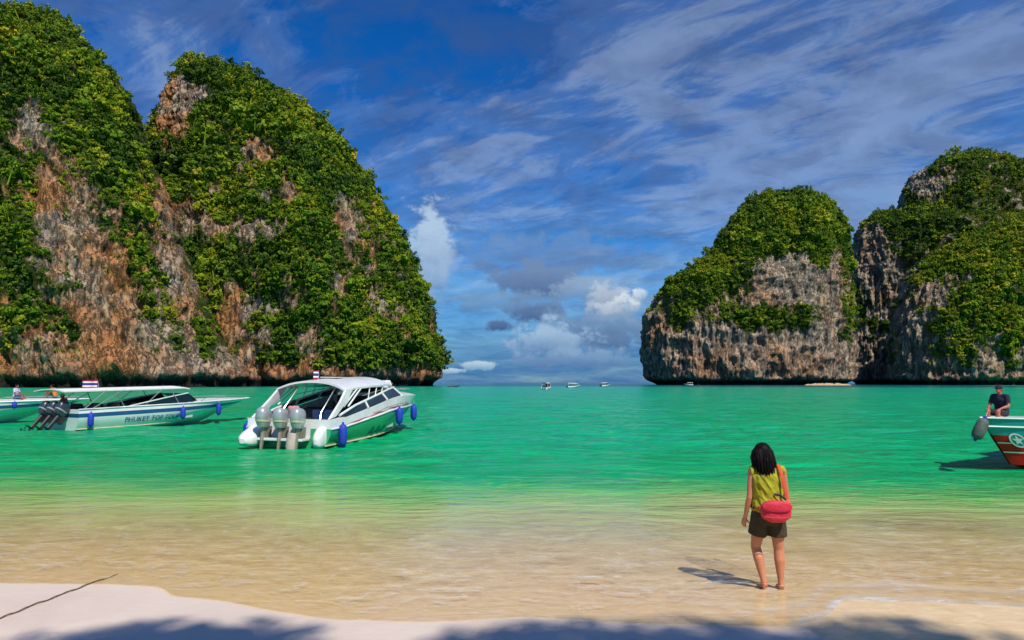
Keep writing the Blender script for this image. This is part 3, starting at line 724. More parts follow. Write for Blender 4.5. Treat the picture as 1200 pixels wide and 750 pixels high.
# ================================================================== BOATS
gel_white = mat("white_gelcoat", (0.80, 0.81, 0.80), 0.28, vary=0.07, nscale=1.1, coat=0.25, bump=0.05, bscale=4)
gel_cream = mat("cream_gelcoat", (0.70, 0.62, 0.40), 0.4, vary=0.06)
gel_sea_reflection = mat("painted_sea_reflection", (0.030, 0.40, 0.155), 0.25, vary=0.06, nscale=1.2, coat=0.4)  # green water reflection of a white hull, painted as its colour
gel_pale = mat("pale_hull", (0.60, 0.76, 0.70), 0.28, vary=0.05, nscale=1.2, coat=0.3)
stripe_blue = mat("blue_stripe", (0.012, 0.085, 0.20), 0.3, vary=0.06, coat=0.3)
teal_print = mat("teal_print", (0.005, 0.13, 0.125), 0.4, vary=0.05)
blue_print = mat("blue_print", (0.012, 0.055, 0.30), 0.4, vary=0.05)
red_print = mat("red_print", (0.55, 0.05, 0.09), 0.4, vary=0.05)
hull_red = mat("red_hull", (0.74, 0.012, 0.010), 0.5, vary=0.10, nscale=1.4, spec=0.25)
hull_turq = mat("turquoise_hull", (0.012, 0.30, 0.33), 0.3, vary=0.07, nscale=1.4, coat=0.3)
tinted = mat("tinted_glass", (0.006, 0.016, 0.010), 0.22, vary=0.05, coat=0.6)
blue_glass = mat("blue_tinted_glass", (0.012, 0.025, 0.085), 0.12, vary=0.05, coat=0.6)
seat_dark = mat("dark_upholstery", (0.025, 0.028, 0.032), 0.6, vary=0.1, bump=0.2)
seat_blue = mat("blue_upholstery", (0.02, 0.05, 0.16), 0.6, vary=0.1, bump=0.2)
motor_grey = mat("silver_motor_paint", (0.42, 0.45, 0.46), 0.3, metal=0.3, vary=0.05, coat=0.4)
motor_navy = mat("navy_motor_paint", (0.030, 0.042, 0.060), 0.3, vary=0.08, coat=0.4)
motor_leg = mat("motor_leg_metal", (0.32, 0.29, 0.22), 0.45, metal=0.4, vary=0.12)
motor_black = mat("black_motor_leg", (0.02, 0.021, 0.023), 0.4, vary=0.1)
steel = mat("polished_rail", (0.72, 0.71, 0.66), 0.22, metal=0.8, vary=0.04)
fender_blue = mat("blue_fender_cover", (0.008, 0.045, 0.46), 0.65, vary=0.12, nscale=9, bump=0.3)
fender_grey = mat("weathered_grey_fender", (0.085, 0.12, 0.10), 0.7, vary=0.2, nscale=6, bump=0.3)
rope_mat = mat("brown_rope", (0.20, 0.10, 0.055), 0.9, vary=0.2, nscale=40, bump=0.6, bscale=120)
rope_white = mat("pale_rope", (0.55, 0.52, 0.45), 0.9, vary=0.2, nscale=40)
canvas = mat("white_canvas", (0.74, 0.75, 0.72), 0.75, vary=0.05, nscale=2)
deck_grey = mat("nonslip_deck", (0.55, 0.57, 0.56), 0.7, vary=0.06, nscale=12, bump=0.2)
pinkish = mat("sunfaded_pink_gelcoat", (0.62, 0.47, 0.42), 0.4, vary=0.08)
wood = mat("longtail_wood", (0.14, 0.075, 0.035), 0.6, vary=0.2, nscale=4, aniso=(1, 8, 8))

def flag_material():
    m = bpy.data.materials.new("striped_flag"); m.use_nodes = True; t = NT(m.node_tree); b = t.n['Principled BSDF']
    tc = t.add('ShaderNodeTexCoord'); v = t.sep(tc.outputs['Generated'])[2]
    red, white, blue = (0.55, 0.03, 0.05), (0.78, 0.77, 0.76), (0.03, 0.035, 0.22)
    t.l.new(t.ramp(v, [(0.0, red), (0.167, white), (0.333, blue), (0.667, white), (0.833, red)], 'CONSTANT'), b.inputs['Base Color'])
    b.inputs['Roughness'].default_value = 0.85
    return m
flag_mat = flag_material()

class Hull:
    def __init__(s, L, B, top, h_chine=(0.05, 0.62), keel=-0.4, rake=1.6, taper=0.35, fin=2.4, flare=0.52):
        s.L, s.B, s.top, s.hc, s.keel, s.rake, s.taper, s.fin, s.flare = L, B, top, h_chine, keel, rake, taper, fin, flare
    def zt(s, u): return float(np.interp(u, [p[0] for p in s.top], [p[1] for p in s.top]))
    def hb(s, u):
        q = max(0.0, (u - s.taper) / (1 - s.taper)); return s.B / 2 * max(0.0, 1 - q ** s.fin) ** 0.85 + 0.02
    def zc(s, u): return s.hc[0] + (s.hc[1] - s.hc[0]) * u ** 3.2
    def P(s, u, v, side, off=0.0):
        hb = s.hb(u); hc = hb * (0.86 - s.flare * u ** 3)
        q = math.sin(min(v / 0.62, 1) * math.pi / 2); q = q if u < 0.5 else q * (1 - (u - .5) * 0.9) + v * (u - .5) * 0.9
        w = hc + (hb - hc) * min(1, q) - 0.06 * max(0, v - 0.62) * s.B / 2
        x = u * (s.L - s.rake * (1 - v)); z = s.zc(u) + (s.zt(u) - s.zc(u)) * v
        return Vector((x, side * (w + off), z))
    def K(s, u):
        return Vector((u * (s.L - s.rake * 1.12), 0, s.keel + (s.zc(u) * 0.9 - s.keel) * u ** 4))
    US = [i / 18 * 0.5 for i in range(18)] + [0.5 + 0.5 * i / 36 for i in range(37)]
    def bottom(s, name, m, par, v1):
        mb = MB()
        for side in (-1, 1):
            rows = [[s.K(u), s.P(u, 0, side)] + [s.P(u, v1(u) * k / 10, side) for k in range(1, 11)] for u in s.US]
            mb.grid(rows)
        ring = [s.P(0, v1(0) * k / 10, 1) for k in range(10, -1, -1)] + [s.K(0)] + [s.P(0, v1(0) * k / 10, -1) for k in range(11)]
        mb.add(ring, [tuple(range(len(ring)))])
        return mb.build(name, m, par, smooth=True, angle=35, weld=True)
    def band(s, name, m, par, v0, v1, off=0.0, u0=0.0, u1=1.0, close=True):
        mb = MB(); us = [u for u in s.US if u0 <= u <= u1]
        for side in (-1, 1):
            mb.grid([[s.P(u, v0(u) + (v1(u) - v0(u)) * k / 4, side, off) for k in range(5)] for u in us])
        if close and u0 == 0:
            ring = [s.P(0, v0(0) + (v1(0) - v0(0)) * k / 4, 1) for k in range(4, -1, -1)] + [s.P(0, v0(0) + (v1(0) - v0(0)) * k / 4, -1) for k in range(5)]
            mb.add(ring, [tuple(range(len(ring)))])
        return mb.build(name, m, par, smooth=True, angle=35, weld=True)
    def deck(s, m, par, u0, crown=0.10):
        us = [u for u in s.US if u >= u0]
        if us[0] > u0: us.insert(0, u0)
        rows = []
        for u in us:
            p, q = s.P(u, 1, 1), s.P(u, 1, -1); w = p.y
            rows.append([Vector((p.x, w * k, p.z + crown * min(1, w) * (1 - k * k))) for k in (1, .75, .5, .25, 0, -.25, -.5, -.75, -1)])
        mb = MB().grid(rows)
        r0 = rows[0]; zf = r0[0].z - 0.55                                    # bulkhead at the cockpit
        mb.add(r0 + [Vector((r0[-1].x, r0[-1].y * .70, zf)), Vector((r0[0].x, r0[0].y * .70, zf))], [tuple(range(len(r0) + 2))])
        return mb.build("foredeck", m, par, smooth=True, angle=35, weld=True)
    def cockpit(s, m, par, u1, zf=0.38, cap=0.16):
        us = [u for u in s.US if u <= u1] + [u1]; mb = MB()
        for side in (-1, 1):
            mb.grid([[s.P(u, 1, side), s.P(u, 1, side) - Vector((0, side * cap, 0)) + Vector((0, 0, .012)), Vector((s.P(u, 1, side).x, side * (s.hb(u) - cap - .03), zf))] for u in us])
        mb.grid([[Vector((s.P(u, 1, 1).x, k * (s.hb(u) - cap - .03), zf)) for k in (1, 0, -1)] for u in us])
        a, b = s.P(0, 1, 1), s.P(0, 1, -1)
        mb.box((0.10, 0, a.z - .12), (0.16, a.y * 2 - cap * 2, 0.24))
        return mb.build("cockpit", m, par, smooth=True, angle=35)
    def rail(s, m, par, r=0.035, v=1.0, name="rub_rail"):
        mb = MB()
        for side in (-1, 1): mb.tube([s.P(u, v, side, 0.01) for u in s.US], r, 6)
        return mb.build(name, m, par, smooth=True, angle=60)
    def text(s, body, size, u0, z0, side, m, par, name="lettering", rise=0.0, stretch=1.0, shear=0.0):
        cu = bpy.data.curves.new("t", 'FONT'); cu.body = body; cu.size = size; cu.shear = shear; cu.resolution_u = 3
        o = link(bpy.data.objects.new("t", cu)); me = evaluated(o, name); bpy.data.objects.remove(o)
        bm = bmesh.new(); bm.from_mesh(me); bmesh.ops.subdivide_edges(bm, edges=[e for e in bm.edges if e.calc_length() > .25], cuts=2)
        for v in bm.verts:
            tx, tz = v.co.x * stretch, v.co.y
            u = u0 - side * tx / s.L; z = z0 + tz + rise * tx
            vv = (z - s.zc(u)) / (s.zt(u) - s.zc(u))
            x_want = s.L * u                                          # undo the stem rake so that letters stay upright
            uu = x_want / (s.L - s.rake * (1 - vv)); vv = (z - s.zc(uu)) / (s.zt(uu) - s.zc(uu))
            v.co = s.P(uu, vv, side, 0.028)
        bmesh.ops.recalc_face_normals(bm, faces=bm.faces); bm.to_mesh(me); bm.free()
        me.materials.clear(); me.materials.append(m)
        ob = link(bpy.data.objects.new(name, me)); ob.parent = par
        return ob

def outboard(par, x, y, z, tilt, cowl_m, leg_m, band_m, scale=1.0):
    """motor leg with a cowling, a band and a propeller under it"""
    Rm = Matrix.Rotation(tilt, 3, 'Y'); o = Vector((x, y, z))
    def T(p): return o + Rm @ (Vector(p) * scale)
    mb = MB()
    mb.tube([T((-.16, 0, .05)), T((-.18, 0, -.25)), T((-.20, 0, -.62)), T((-.22, 0, -.95))], [(.13, .10), (.10, .075), (.085, .05), (.07, .03)], 10, side=Rm @ Vector((1, 0, 0)))
    mb.tube([T((.10, 0, -.98)), T((.0, 0, -.98)), T((-.25, 0, -.98)), T((-.42, 0, -.98))], [.02, .055, .06, .045], 10)
    mb.box(T((-.28, 0, -.74)), (.42 * scale, .24 * scale, .02 * scale), Rm)
    mb.box(T((.02, 0, -.10)), (.26 * scale, .22 * scale, .36 * scale), Rm)
    leg = mb.build("outboard_motor", leg_m, par, smooth=True, angle=40)
    cw = MB(); prof = [(.02, .20, .14), (.12, .25, .17), (.30, .30, .20), (.48, .30, .20), (.60, .26, .17), (.66, .17, .11), (.675, .05, .03)]
    rows = []
    for h, a, b in prof:
        c = T((-.20 - .10 * h, 0, h)); rows.append([c + Rm @ Vector((a * scale * math.copysign(abs(math.cos(q)) ** .7, math.cos(q)), b * scale * math.copysign(abs(math.sin(q)) ** .7, math.sin(q)), 0)) for q in [2 * math.pi * k / 16 for k in range(16)]])
    cw.grid(rows, True); cw.add(rows[0], [tuple(range(15, -1, -1))]); cw.add(rows[-1], [tuple(range(16))])
    cw.build("cowling", cowl_m, leg, smooth=True, angle=50)
    bd = MB(); rows = []
    for h, a, b in ((.20, .288, .193), (.26, .30, .202)):
        c = T((-.20 - .10 * h, 0, h)); rows.append([c + Rm @ Vector((a * scale * math.copysign(abs(math.cos(q)) ** .7, math.cos(q)), b * scale * math.copysign(abs(math.sin(q)) ** .7, math.sin(q)), 0)) for q in [2 * math.pi * k / 16 for k in range(16)]])
    bd.grid(rows, True); bd.build("cowling_band", band_m, leg, smooth=True)
    pr = MB()
    for k in range(3):
        q = 2 * math.pi * k / 3
        pr.plate([T((-.46, .04 * math.cos(q), -.98 + .04 * math.sin(q))), T((-.44, .17 * math.cos(q - .35), -.98 + .17 * math.sin(q - .35))), T((-.50, .19 * math.cos(q), -.98 + .19 * math.sin(q))), T((-.53, .16 * math.cos(q + .35), -.98 + .16 * math.sin(q + .35)))], .012)
    pr.build("propeller", leg_m, leg)
    return leg
def flag_on(par, base, h, w, hh, lean=0.0):
    b = Vector(base); top = b + Vector((lean, 0, h))
    pole = MB().tube([b, top], .012, 6).build("flag_pole", steel, par, smooth=True)
    rows = [[top + Vector((-w * i / 8, 0.05 * math.sin(i * 1.1), -hh * j / 4 - 0.02 * i / 8)) for j in range(5)] for i in range(9)]
    MB().grid(rows).build("flag", flag_mat, pole, smooth=True)
    return pole
def bench(par, x, y0, y1, z, m):
    mb = MB().box((x, (y0 + y1) / 2, z + .2), (.42, y1 - y0, .40)).box((x - .2, (y0 + y1) / 2, z + .62), (.12, y1 - y0, .50), Matrix.Rotation(-.15, 3, 'Y'))
    return mb.build("bench_seat", m, par, bevel=.04, smooth=True)
def place(root, stern, heading):
    """stern: where the transom stands; heading: which way the bow points"""
    root.location = stern; root.rotation_euler = (0, 0, math.atan2(heading[1], heading[0]))
def world_of(root, p):
    return Matrix.Translation(root.location) @ root.rotation_euler.to_matrix().to_4x4() @ Vector(p)
def fender(pos, label, h=0.62, r=0.13, body=None, lean=(0, 0), group="boat fenders"):
    body = body or fender_blue
    f = empty("fender", pos, 0, label, "fender", group)
    prof = [(0, .35), (.06, .75), (.18, 1), (.5, 1.04), (.82, 1), (.94, .75), (1, .35)]
    MB().tube([(lean[0] * k, lean[1] * k, -h * (1 - k)) for k, _ in prof], [r * q for _, q in prof], 14, side=(1, 0, 0)).build("fender_body", body, f, smooth=True, angle=60)
    MB().tube([(lean[0], lean[1], -.02), (lean[0], lean[1], .07)], [r * .32, r * .26], 8).build("end_cap", fender_blue, f, smooth=True)
    MB().tube([(0, 0, -h - .05), (0, 0, -h + .02)], [r * .26, r * .32], 8).build("end_cap", fender_blue, f, smooth=True)
    MB().tube([(lean[0], lean[1], .05), (lean[0] * .8, lean[1] * .8 + .02, .20)], .012, 6).build("lanyard", rope_white, f, smooth=True)
    return f

# ---- the triple engined cabin speedboat --------------------------------------
def big_speedboat():
    root = empty("speedboat", (0, 0, 0), 0, "white roofed cabin speedboat with three silver outboards and sea reflection painted into its hull", "speedboat")
    h = Hull(12.0, 3.25, [(0, .98), (.10, 1.02), (.30, 1.34), (.46, 1.62), (.56, 1.70), (.75, 1.68), (1, 1.60)], rake=2.0, taper=.40)
    low = lambda u: float(np.interp(u, [0, .3, .8, 1], [.66, .66, .62, .66]))
    z0 = lambda u: 0.0
    h.bottom("hull", gel_sea_reflection, root, low)
    h.band("topside", gel_white, root, low, lambda u: 1.0)
    mb = MB()
    for side in (-1, 1): mb.tube([h.P(u, .035, side, .012) for u in h.US], (.03, .05), 6)
    mb.build("spray_rail", gel_cream, root, smooth=True)
    h.rail(gel_white, root, .030, .66, "rub_rail")
    mb = MB()
    for side in (-1, 1):
        us = [.10 + .60 * k / 24 for k in range(25)]
        mb.grid([[h.P(u, .735 + .012 * math.sin(u * 60) - (.014 + .010 * math.sin(u * 41)), side, .012), h.P(u, .735 + .012 * math.sin(u * 60) + (.014 + .010 * math.sin(u * 41)), side, .012)] for u in us])
        us = [.30 + .36 * k / 16 for k in range(17)]
        mb.grid([[h.P(u, .79 + .01 * math.sin(u * 50), side, .012), h.P(u, .80 + .012 * math.sin(u * 50), side, .012)] for u in us])
    mb.build("red_pinstripe", red_print, root)
    h.deck(gel_white, root, .50, .16); h.cockpit(deck_grey, root, .50, .40)
    # platforms either side of the engine well
    for side in (1, -1):
        mb = MB(); rows = []
        for x, w, zt_, zb in ((.25, .36, .80, .02), (-.15, .36, .72, .02), (-.55, .33, .55, .03), (-.80, .25, .42, .08), (-.92, .10, .32, .16)):
            rows.append([Vector((x if side > 0 or x > -.2 else -.2 + (x + .2) * .35, side * (1.20 if side > 0 else 1.30) + (w if side > 0 else w * .5) * math.copysign(abs(math.cos(q)) ** .6, math.cos(q)), (zt_ + zb) / 2 + (zt_ - zb) / 2 * math.copysign(abs(math.sin(q)) ** .6, math.sin(q)))) for q in [2 * math.pi * k / 18 for k in range(18)]])
        mb.grid(rows, True); mb.add(rows[-1], [tuple(range(18))])
        mb.build("stern_platform", gel_white, root, smooth=True, angle=60)
    MB().box((-.30, 0, .30), (.55, 1.7, .10)).box((.02, 0, .55), (.08, 1.75, .5)).build("engine_bracket", gel_white, root, bevel=.02)
    for y in (.66, 0, -.66): outboard(root, -.32, y, .66, .10, motor_grey, motor_leg, gel_cream, 1.06)
    MB().tube([(-.62, -.52, .55), (-.66, -.5, .1), (-.66, -.48, -.2)], [(.12, .16), (.14, .18), (.10, .12)], 10, side=(1, 0, 0)).build("boarding_step", pinkish, root, smooth=True)
    # roof
    def edge(x): return float(np.interp(x, [1.4, 2.4, 4.0, 5.6, 6.3], [1.97, 2.05, 2.12, 2.16, 2.10]))
    def wid(x): return float(np.interp(x, [1.4, 4.0, 5.6, 6.3], [1.40, 1.42, 1.36, 1.20]))
    xs = [1.4 + 4.9 * k / 14 for k in range(15)]; ks = [-1 + 2 * k / 12 for k in range(13)]
    topr = [[Vector((x + .10 * (1 - k * k), k * wid(x), edge(x) + .30 * (1 - abs(k) ** 2.4) + .05)) for k in ks] for x in xs]
    botr = [[v - Vector((0, 0, .07)) for v in r_] for r_ in topr]
    mb = MB().grid(topr).grid(botr)
    loop = lambda rw: rw[0] + [r_[-1] for r_ in rw[1:]] + rw[-1][::-1][1:] + [r_[0] for r_ in rw[::-1][1:-1]]
    mb.grid([loop(topr), loop(botr)], True)
    roof = mb.build("roof", gel_white, root, smooth=True, angle=45, weld=True)
    MB().box((3.2, 0, 2.46), (.9, .7, .05)).build("roof_hatch", deck_grey, roof, bevel=.015)
    for side in (1, -1):
        w0, w1 = side * 1.50, side * 1.38
        MB().plate([(.02, w0, .98), (.55, w0, 1.06), (1.55, side * 1.44, 1.60), (2.10, w1, 2.06), (1.50, w1, 2.04), (.95, side * 1.44, 1.60)], .09).build("roof_pillar", gel_white, root, bevel=.02, smooth=True)
        for xa, xb in ((1.25, 2.55), (1.62, 2.85)):
            MB().tube([(xa, side * 1.46, 1.40), (xb, w1, 2.08)], .035, 6).build("roof_strut", gel_white, root, smooth=True)
        rail = [(.90, side * 1.49, 1.10), (2.2, side * 1.47, 1.42), (4.4, side * 1.40, 1.78), (5.6, side * 1.33, 1.98), (6.6, side * 1.16, 2.06)]
        MB().tube(rail, .05, 8).build("window_rail", gel_white, root, smooth=True)
        def sill(x): u = x / 11.3; return h.P(u, 1, side)
        def railp(x): return Vector((x, np.interp(x, [p[0] for p in rail], [p[1] for p in rail]), np.interp(x, [p[0] for p in rail], [p[2] for p in rail])))
        for x0, x1 in ((1.0, 3.0), (3.16, 4.75), (4.92, 6.4)):
            top0 = railp(x0); top1 = railp(x1); sh = .35
            a, b = sill(x0 + (0 if x0 > 1.1 else .1)), sill(x1)
            pane = MB().plate([(a.x - (sh if x0 > 1.1 else 0) * .5, a.y * .985, a.z + .02), (b.x - sh * .5, b.y * .985, b.z + .02), tuple(top1), tuple(top0)], .02)
            pane.build("window_pane", blue_glass if x0 < 1.1 and side > 0 else tinted, root)
        for x in (3.08, 4.83, 6.5):
            a, t_ = sill(x), railp(x)
            MB().tube([(a.x - .18, a.y * .99, a.z), tuple(t_)], .05, 6).build("mullion", gel_white, root, smooth=True)
        for x in (3.4, 4.1, 4.8, 5.5):
            t_ = railp(x); MB().tube([tuple(t_), (x + .25, side * wid(x + .25) * .97, edge(x + .25) + .02)], .022, 6).build("roof_strut", gel_white, root, smooth=True)
        MB().tube([(2.9, side * 1.43, 1.78), (5.9, side * 1.30, 2.08)], .018, 6).build("grab_rail", steel, root, smooth=True)
        a, b = sill(6.6), sill(8.2)
        MB().tube([(6.9, side * 1.20, 1.72), (7.6, side * 1.08, 2.02), (9.6, side * .72, 1.98), (11.3, side * .10, 1.92)], .02, 6).build("bow_rail", steel, root, smooth=True)
    MB().plate([(6.5, 1.15, 2.04), (6.5, -1.15, 2.04), (7.5, -.95, 1.74), (7.5, .95, 1.74)], .02).build("windshield", tinted, root)
    for x in (1.1, 2.2, 3.3): 
        for y0, y1 in ((-1.25, -.25), (.25, 1.25)): bench(root, x + .3, y0, y1, .40, seat_dark if x > 1.2 else seat_blue)
    MB().box((4.9, -.5, .95), (.5, .9, 1.1)).box((4.6, -.5, 1.45), (.25, .8, .12), Matrix.Rotation(.5, 3, 'Y')).build("helm_console", seat_dark, root, bevel=.04)
    MB().box((5.9, 0, 1.05), (.08, 2.3, 1.25)).build("cabin_bulkhead", seat_dark, root)
    for i, (x, y) in enumerate(((.35, -.95), (.45, .75))):
        MB().tube([(x, y, .4), (x + .25, y * .96, 1.2), (1.7, y * .9, 2.05)], .022, 6).build("canopy_post", steel, root, smooth=True)
    flag_on(root, (2.3, .15, 2.3), .42, .34, .30, -.04)
    h.text("AA4", .60, .27, .13, -1, teal_print, root, shear=.25, stretch=1.55)
    h.text("AA4", .60, .50, .13, 1, teal_print, root, shear=.25, stretch=1.55)
    place(root, (-7.9, 24.35, -0.02), (0.222, 0.975)); root.rotation_euler.x = R(0.8)
    return root, h
boat1, hull1 = big_speedboat()
for u, v, lab in ((.055, .80, "blue fender by the stern corner on the side of the silver engined speedboat"),
                  (.52, .70, "blue fender amidships beside the teal lettering"),
                  (.80, .66, "blue fender nearest the bow of the white roofed speedboat")):
    p = hull1.P(u, v, -1, .14); f = fender(world_of(boat1, p), lab, .78 if u < .1 else .70, .15, group="blue fenders of the cabin speedboat")
p = hull1.P(.02, .8, 1, .16); fender(world_of(boat1, p), "blue fender on the far stern corner of the silver engined speedboat", .6, .14, group="blue fenders of the cabin speedboat")

# ---- the open speedboat with the blue stripe ---------------------------------
def open_speedboat(label):
    root = empty("speedboat", (0, 0, 0), 0, label, "speedboat")
    h = Hull(11.6, 2.75, [(0, 1.0), (.2, 1.06), (.5, 1.14), (.8, 1.24), (1, 1.30)], rake=2.2, taper=.36, fin=2.2)
    h.bottom("hull", gel_pale, root, lambda u: .60)  # pale green tint paints the water's reflection into a white hull
    h.band("blue_stripe", stripe_blue, root, lambda u: .60, lambda u: .80)
    h.band("topside", gel_white, root, lambda u: .80, lambda u: 1.0)
    h.rail(gel_white, root, .035, 1.0)
    mb = MB()
    for side in (-1, 1): mb.tube([h.P(u, .03, side, .012) for u in h.US], (.025, .04), 6)
    mb.build("spray_rail", gel_cream, root, smooth=True)
    h.deck(gel_white, root, .56, .14); h.cockpit(deck_grey, root, .56, .36)
    for y in (.62, 0, -.62): outboard(root, -.30, y, .62, .62, motor_navy, motor_black, motor_grey, 1.0)
    xs = [-.6 + 7.0 * k / 14 for k in range(15)]; ks = [-1 + k / 4 for k in range(9)]
    topr = [[Vector((x, k * (1.14 if x < 5.6 else 1.14 - .25 * (x - 5.6)), 1.86 + .018 * (x + .6) + .10 * (1 - k * k) - (.0 if x < 6.0 else .06))) for k in ks] for x in xs]
    botr = [[v - Vector((0, 0, .05)) for v in r_] for r_ in topr]
    loop = lambda rw: rw[0] + [r_[-1] for r_ in rw[1:]] + rw[-1][::-1][1:] + [r_[0] for r_ in rw[::-1][1:-1]]
    MB().grid(topr).grid(botr).grid([loop(topr), loop(botr)], True).build("canopy", canvas, root, smooth=True, angle=45, weld=True)
    for side in (1, -1):
        for xa, xb in ((.35, 1.5), (.75, 2.4), (2.4, 1.9), (3.4, 4.6), (5.6, 5.0)):
            MB().tube([(xa, side * 1.22, 1.02), (xb, side * 1.10, 1.88 + .018 * xb)], .025, 6).build("canopy_post", steel, root, smooth=True)
        MB().plate([(3.3, side * 1.24, 1.12), (6.6, side * 1.12, 1.22), (6.2, side * 1.05, 1.66), (4.6, side * 1.16, 1.42)], .02).build("side_window", tinted, root)
        MB().tube([(2.6, side * 1.24, 1.08), (4.6, side * 1.17, 1.44), (6.2, side * 1.05, 1.69)], .03, 6).build("window_frame", gel_white, root, smooth=True)
        MB().tube([(7.0, side * 1.1, 1.22), (7.5, side * 1.0, 1.42), (9.6, side * .62, 1.48), (11.3, side * .06, 1.42)], .016, 6).build("bow_rail", steel, root, smooth=True)
    MB().plate([(6.2, 1.05, 1.66), (6.2, -1.05, 1.66), (6.9, -.95, 1.26), (6.9, .95, 1.26)], .02).build("windshield", tinted, root)
    for x in (1.2, 2.2, 3.2, 4.2):
        for y0, y1 in ((-1.1, -.2), (.2, 1.1)): bench(root, x + .2, y0, y1, .36, seat_dark)
    MB().box((5.5, 0, .85), (.5, 2.0, 1.0)).build("helm_console", seat_dark, root, bevel=.04)
    return root, h
boat2, hull2 = open_speedboat("white speedboat with a blue stripe and dark outboards under a flat canopy")
flag_on(boat2, (1.7, -.2, 1.95), .42, .72, .36, -.1)
hull2.text("PHUKET TOP TOUR", .36, .20, .30, -1, blue_print, boat2, stretch=1.02, rise=.012)
boat3 = copy_tree(boat2)
boat3["label"] = "blue striped speedboat cut off by the left edge, only its bow showing"
place(boat2, (-21.4, 32.6, -0.02), (0.425, 0.905))
place(boat3, (-34.9, 34.6, -0.02), (0.83, 0.555))
for u, lab in ((.045, "blue fender hanging by the dark outboards"), (.50, "blue fender amidships just ahead of the blue lettering"), (.74, "blue fender near the bow of the canopied blue striped speedboat")):
    fender(world_of(boat2, hull2.P(u, .80, -1, .13)), lab, .62, .13, group="blue fenders of the blue striped speedboat")
fender(world_of(boat3, hull2.P(.70, .95, -1, .12)), "blue fender on the boat bow at the left edge", .30, .12, group="blue fenders of the blue striped speedboat")

# ---- red boat at the right ------------------------------------------------------
def red_boat():
    root = empty("speedboat", (0, 0, 0), 0, "red hulled boat with a turquoise rim entering at the right edge", "speedboat")
    h = Hull(10.5, 2.8, [(0, 1.15), (.5, 1.22), (1, 1.38)], rake=1.15, taper=.42, fin=2.2, h_chine=(.03, .16), flare=.15)
    h.bottom("hull", hull_red, root, lambda u: .64)
    h.band("turquoise_rim", hull_turq, root, lambda u: .64, lambda u: 1.0)
    h.band("white_stripe", gel_white, root, lambda u: .46, lambda u: .485, .012, close=False)
    h.band("white_stripe", gel_white, root, lambda u: .26, lambda u: .285, .012, close=False)
    h.rail(gel_pale, root, .022, .82); h.rail(gel_pale, root, .018, 1.0)
    h.deck(gel_white, root, .52, .05); h.cockpit(deck_grey, root, .52, .45)
    # round emblem on the bow
    def sp(u, z, off): return h.P(u, (z - h.zc(u)) / (h.zt(u) - h.zc(u)), 1, off)
    ring = lambda r0, r1, off: MB().grid([[sp(.957 + r_ * math.cos(q) / 10.5, .80 + r_ * math.sin(q), off) for q in [2 * math.pi * k / 20 for k in range(20)]] for r_ in (r0, r0 * .67 + r1 * .33, r0 * .33 + r1 * .67, r1)], True)
    em = ring(.01, .19, .030).build("emblem", hull_turq, root)
    ring(.15, .19, .034).build("emblem_ring", gel_white, em)
    st = MB()
    pts = [sp(.957 + (.14 if k % 2 == 0 else .06) * math.sin(math.pi * k / 5) / 10.5, .80 + (.14 if k % 2 == 0 else .06) * math.cos(math.pi * k / 5), .038) for k in range(10)]
    st.add(pts + [sp(.957, .80, .038)], [(k, (k + 1) % 10, 10) for k in range(10)]).build("emblem_star", gel_white, em)
    for side in (1, -1):
        MB().tube([(5.2, side * 1.2, 1.2), (5.6, side * 1.1, 2.2)], .03, 6).build("canopy_post", steel, root, smooth=True)
        MB().tube([(1.0, side * 1.2, 1.15), (1.2, side * 1.1, 2.2)], .03, 6).build("canopy_post", steel, root, smooth=True)
    MB().box((3.2, 0, 2.23), (5.4, 2.5, .06)).build("canopy", canvas, root, bevel=.02)
    for x in (1.4, 2.6, 3.8): bench(root, x, -1.0, 1.0, .45, seat_blue)
    for y in (.45, -.45): outboard(root, -.30, y, .62, .1, motor_grey, motor_leg, gel_cream, 1.0)
    return root, h
boat4, hull4 = red_boat()
hd = Vector((-0.90, -0.43)).normalized()
bow = at(1150, 489, 17.4)
place(boat4, (bow.x - hd.x * 10.45, bow.y - hd.y * 10.45, -0.02), hd)
tipp = world_of(boat4, hull4.P(.985, .93, 1, .16))
fender(at(1154, 491, 17.25), "weathered grey fender with a blue end hanging at the red boat's bow", .56, .135, fender_grey, lean=(0, 0), group="bow fender").rotation_euler = (0, R(28), 0)

# ---- far boats ------------------------------------------------------------------
def small_boat(label, dark=False):
    root = empty("distant_boat", (0, 0, 0), 0, label, "boat", "boats far out in the bay")
    h = Hull(9.0, 2.9, [(0, .9), (.5, 1.0), (1, 1.35)], rake=1.8)
    h.bottom("hull", wood if dark else gel_white, root, lambda u: .7)
    h.band("topside", gel_pale if dark else gel_white, root, lambda u: .7, lambda u: 1.0)
    h.deck(gel_white, root, .55); h.cockpit(deck_grey, root, .55)
    rows = [[Vector((x, k * 1.25, 2.55 + .22 * (1 - k * k))) for k in (-1, -.5, 0, .5, 1)] for x in (.2, 1.5, 3.0, 4.5, 5.2)]
    bot = [[v - Vector((0, 0, .08)) for v in r_] for r_ in rows]
    MB().grid(rows).grid(bot).build("canopy", canvas, root, smooth=True)
    for side in (1, -1):
        for x in (.4, 2.6, 5.0): MB().tube([(x, side * 1.2, .95), (x, side * 1.18, 2.55)], .05, 6).build("canopy_post", gel_white, root)
    MB().plate([(5.2, 1.15, 2.3), (5.2, -1.15, 2.3), (6.0, -1.0, 1.15), (6.0, 1.0, 1.15)], .03).build("windshield", tinted, root)
    MB().box((2.8, 0, 1.1), (3.6, 2.2, .8)).build("cabin_seats", seat_dark, root, bevel=.05)
    for y in (.5, -.5): outboard(root, -.3, y, .6, .1, motor_navy, motor_black, motor_grey, 1.1)
    return root
fb = small_boat("small white canopied boat in the middle of the sea gap, nearest of the distant boats")
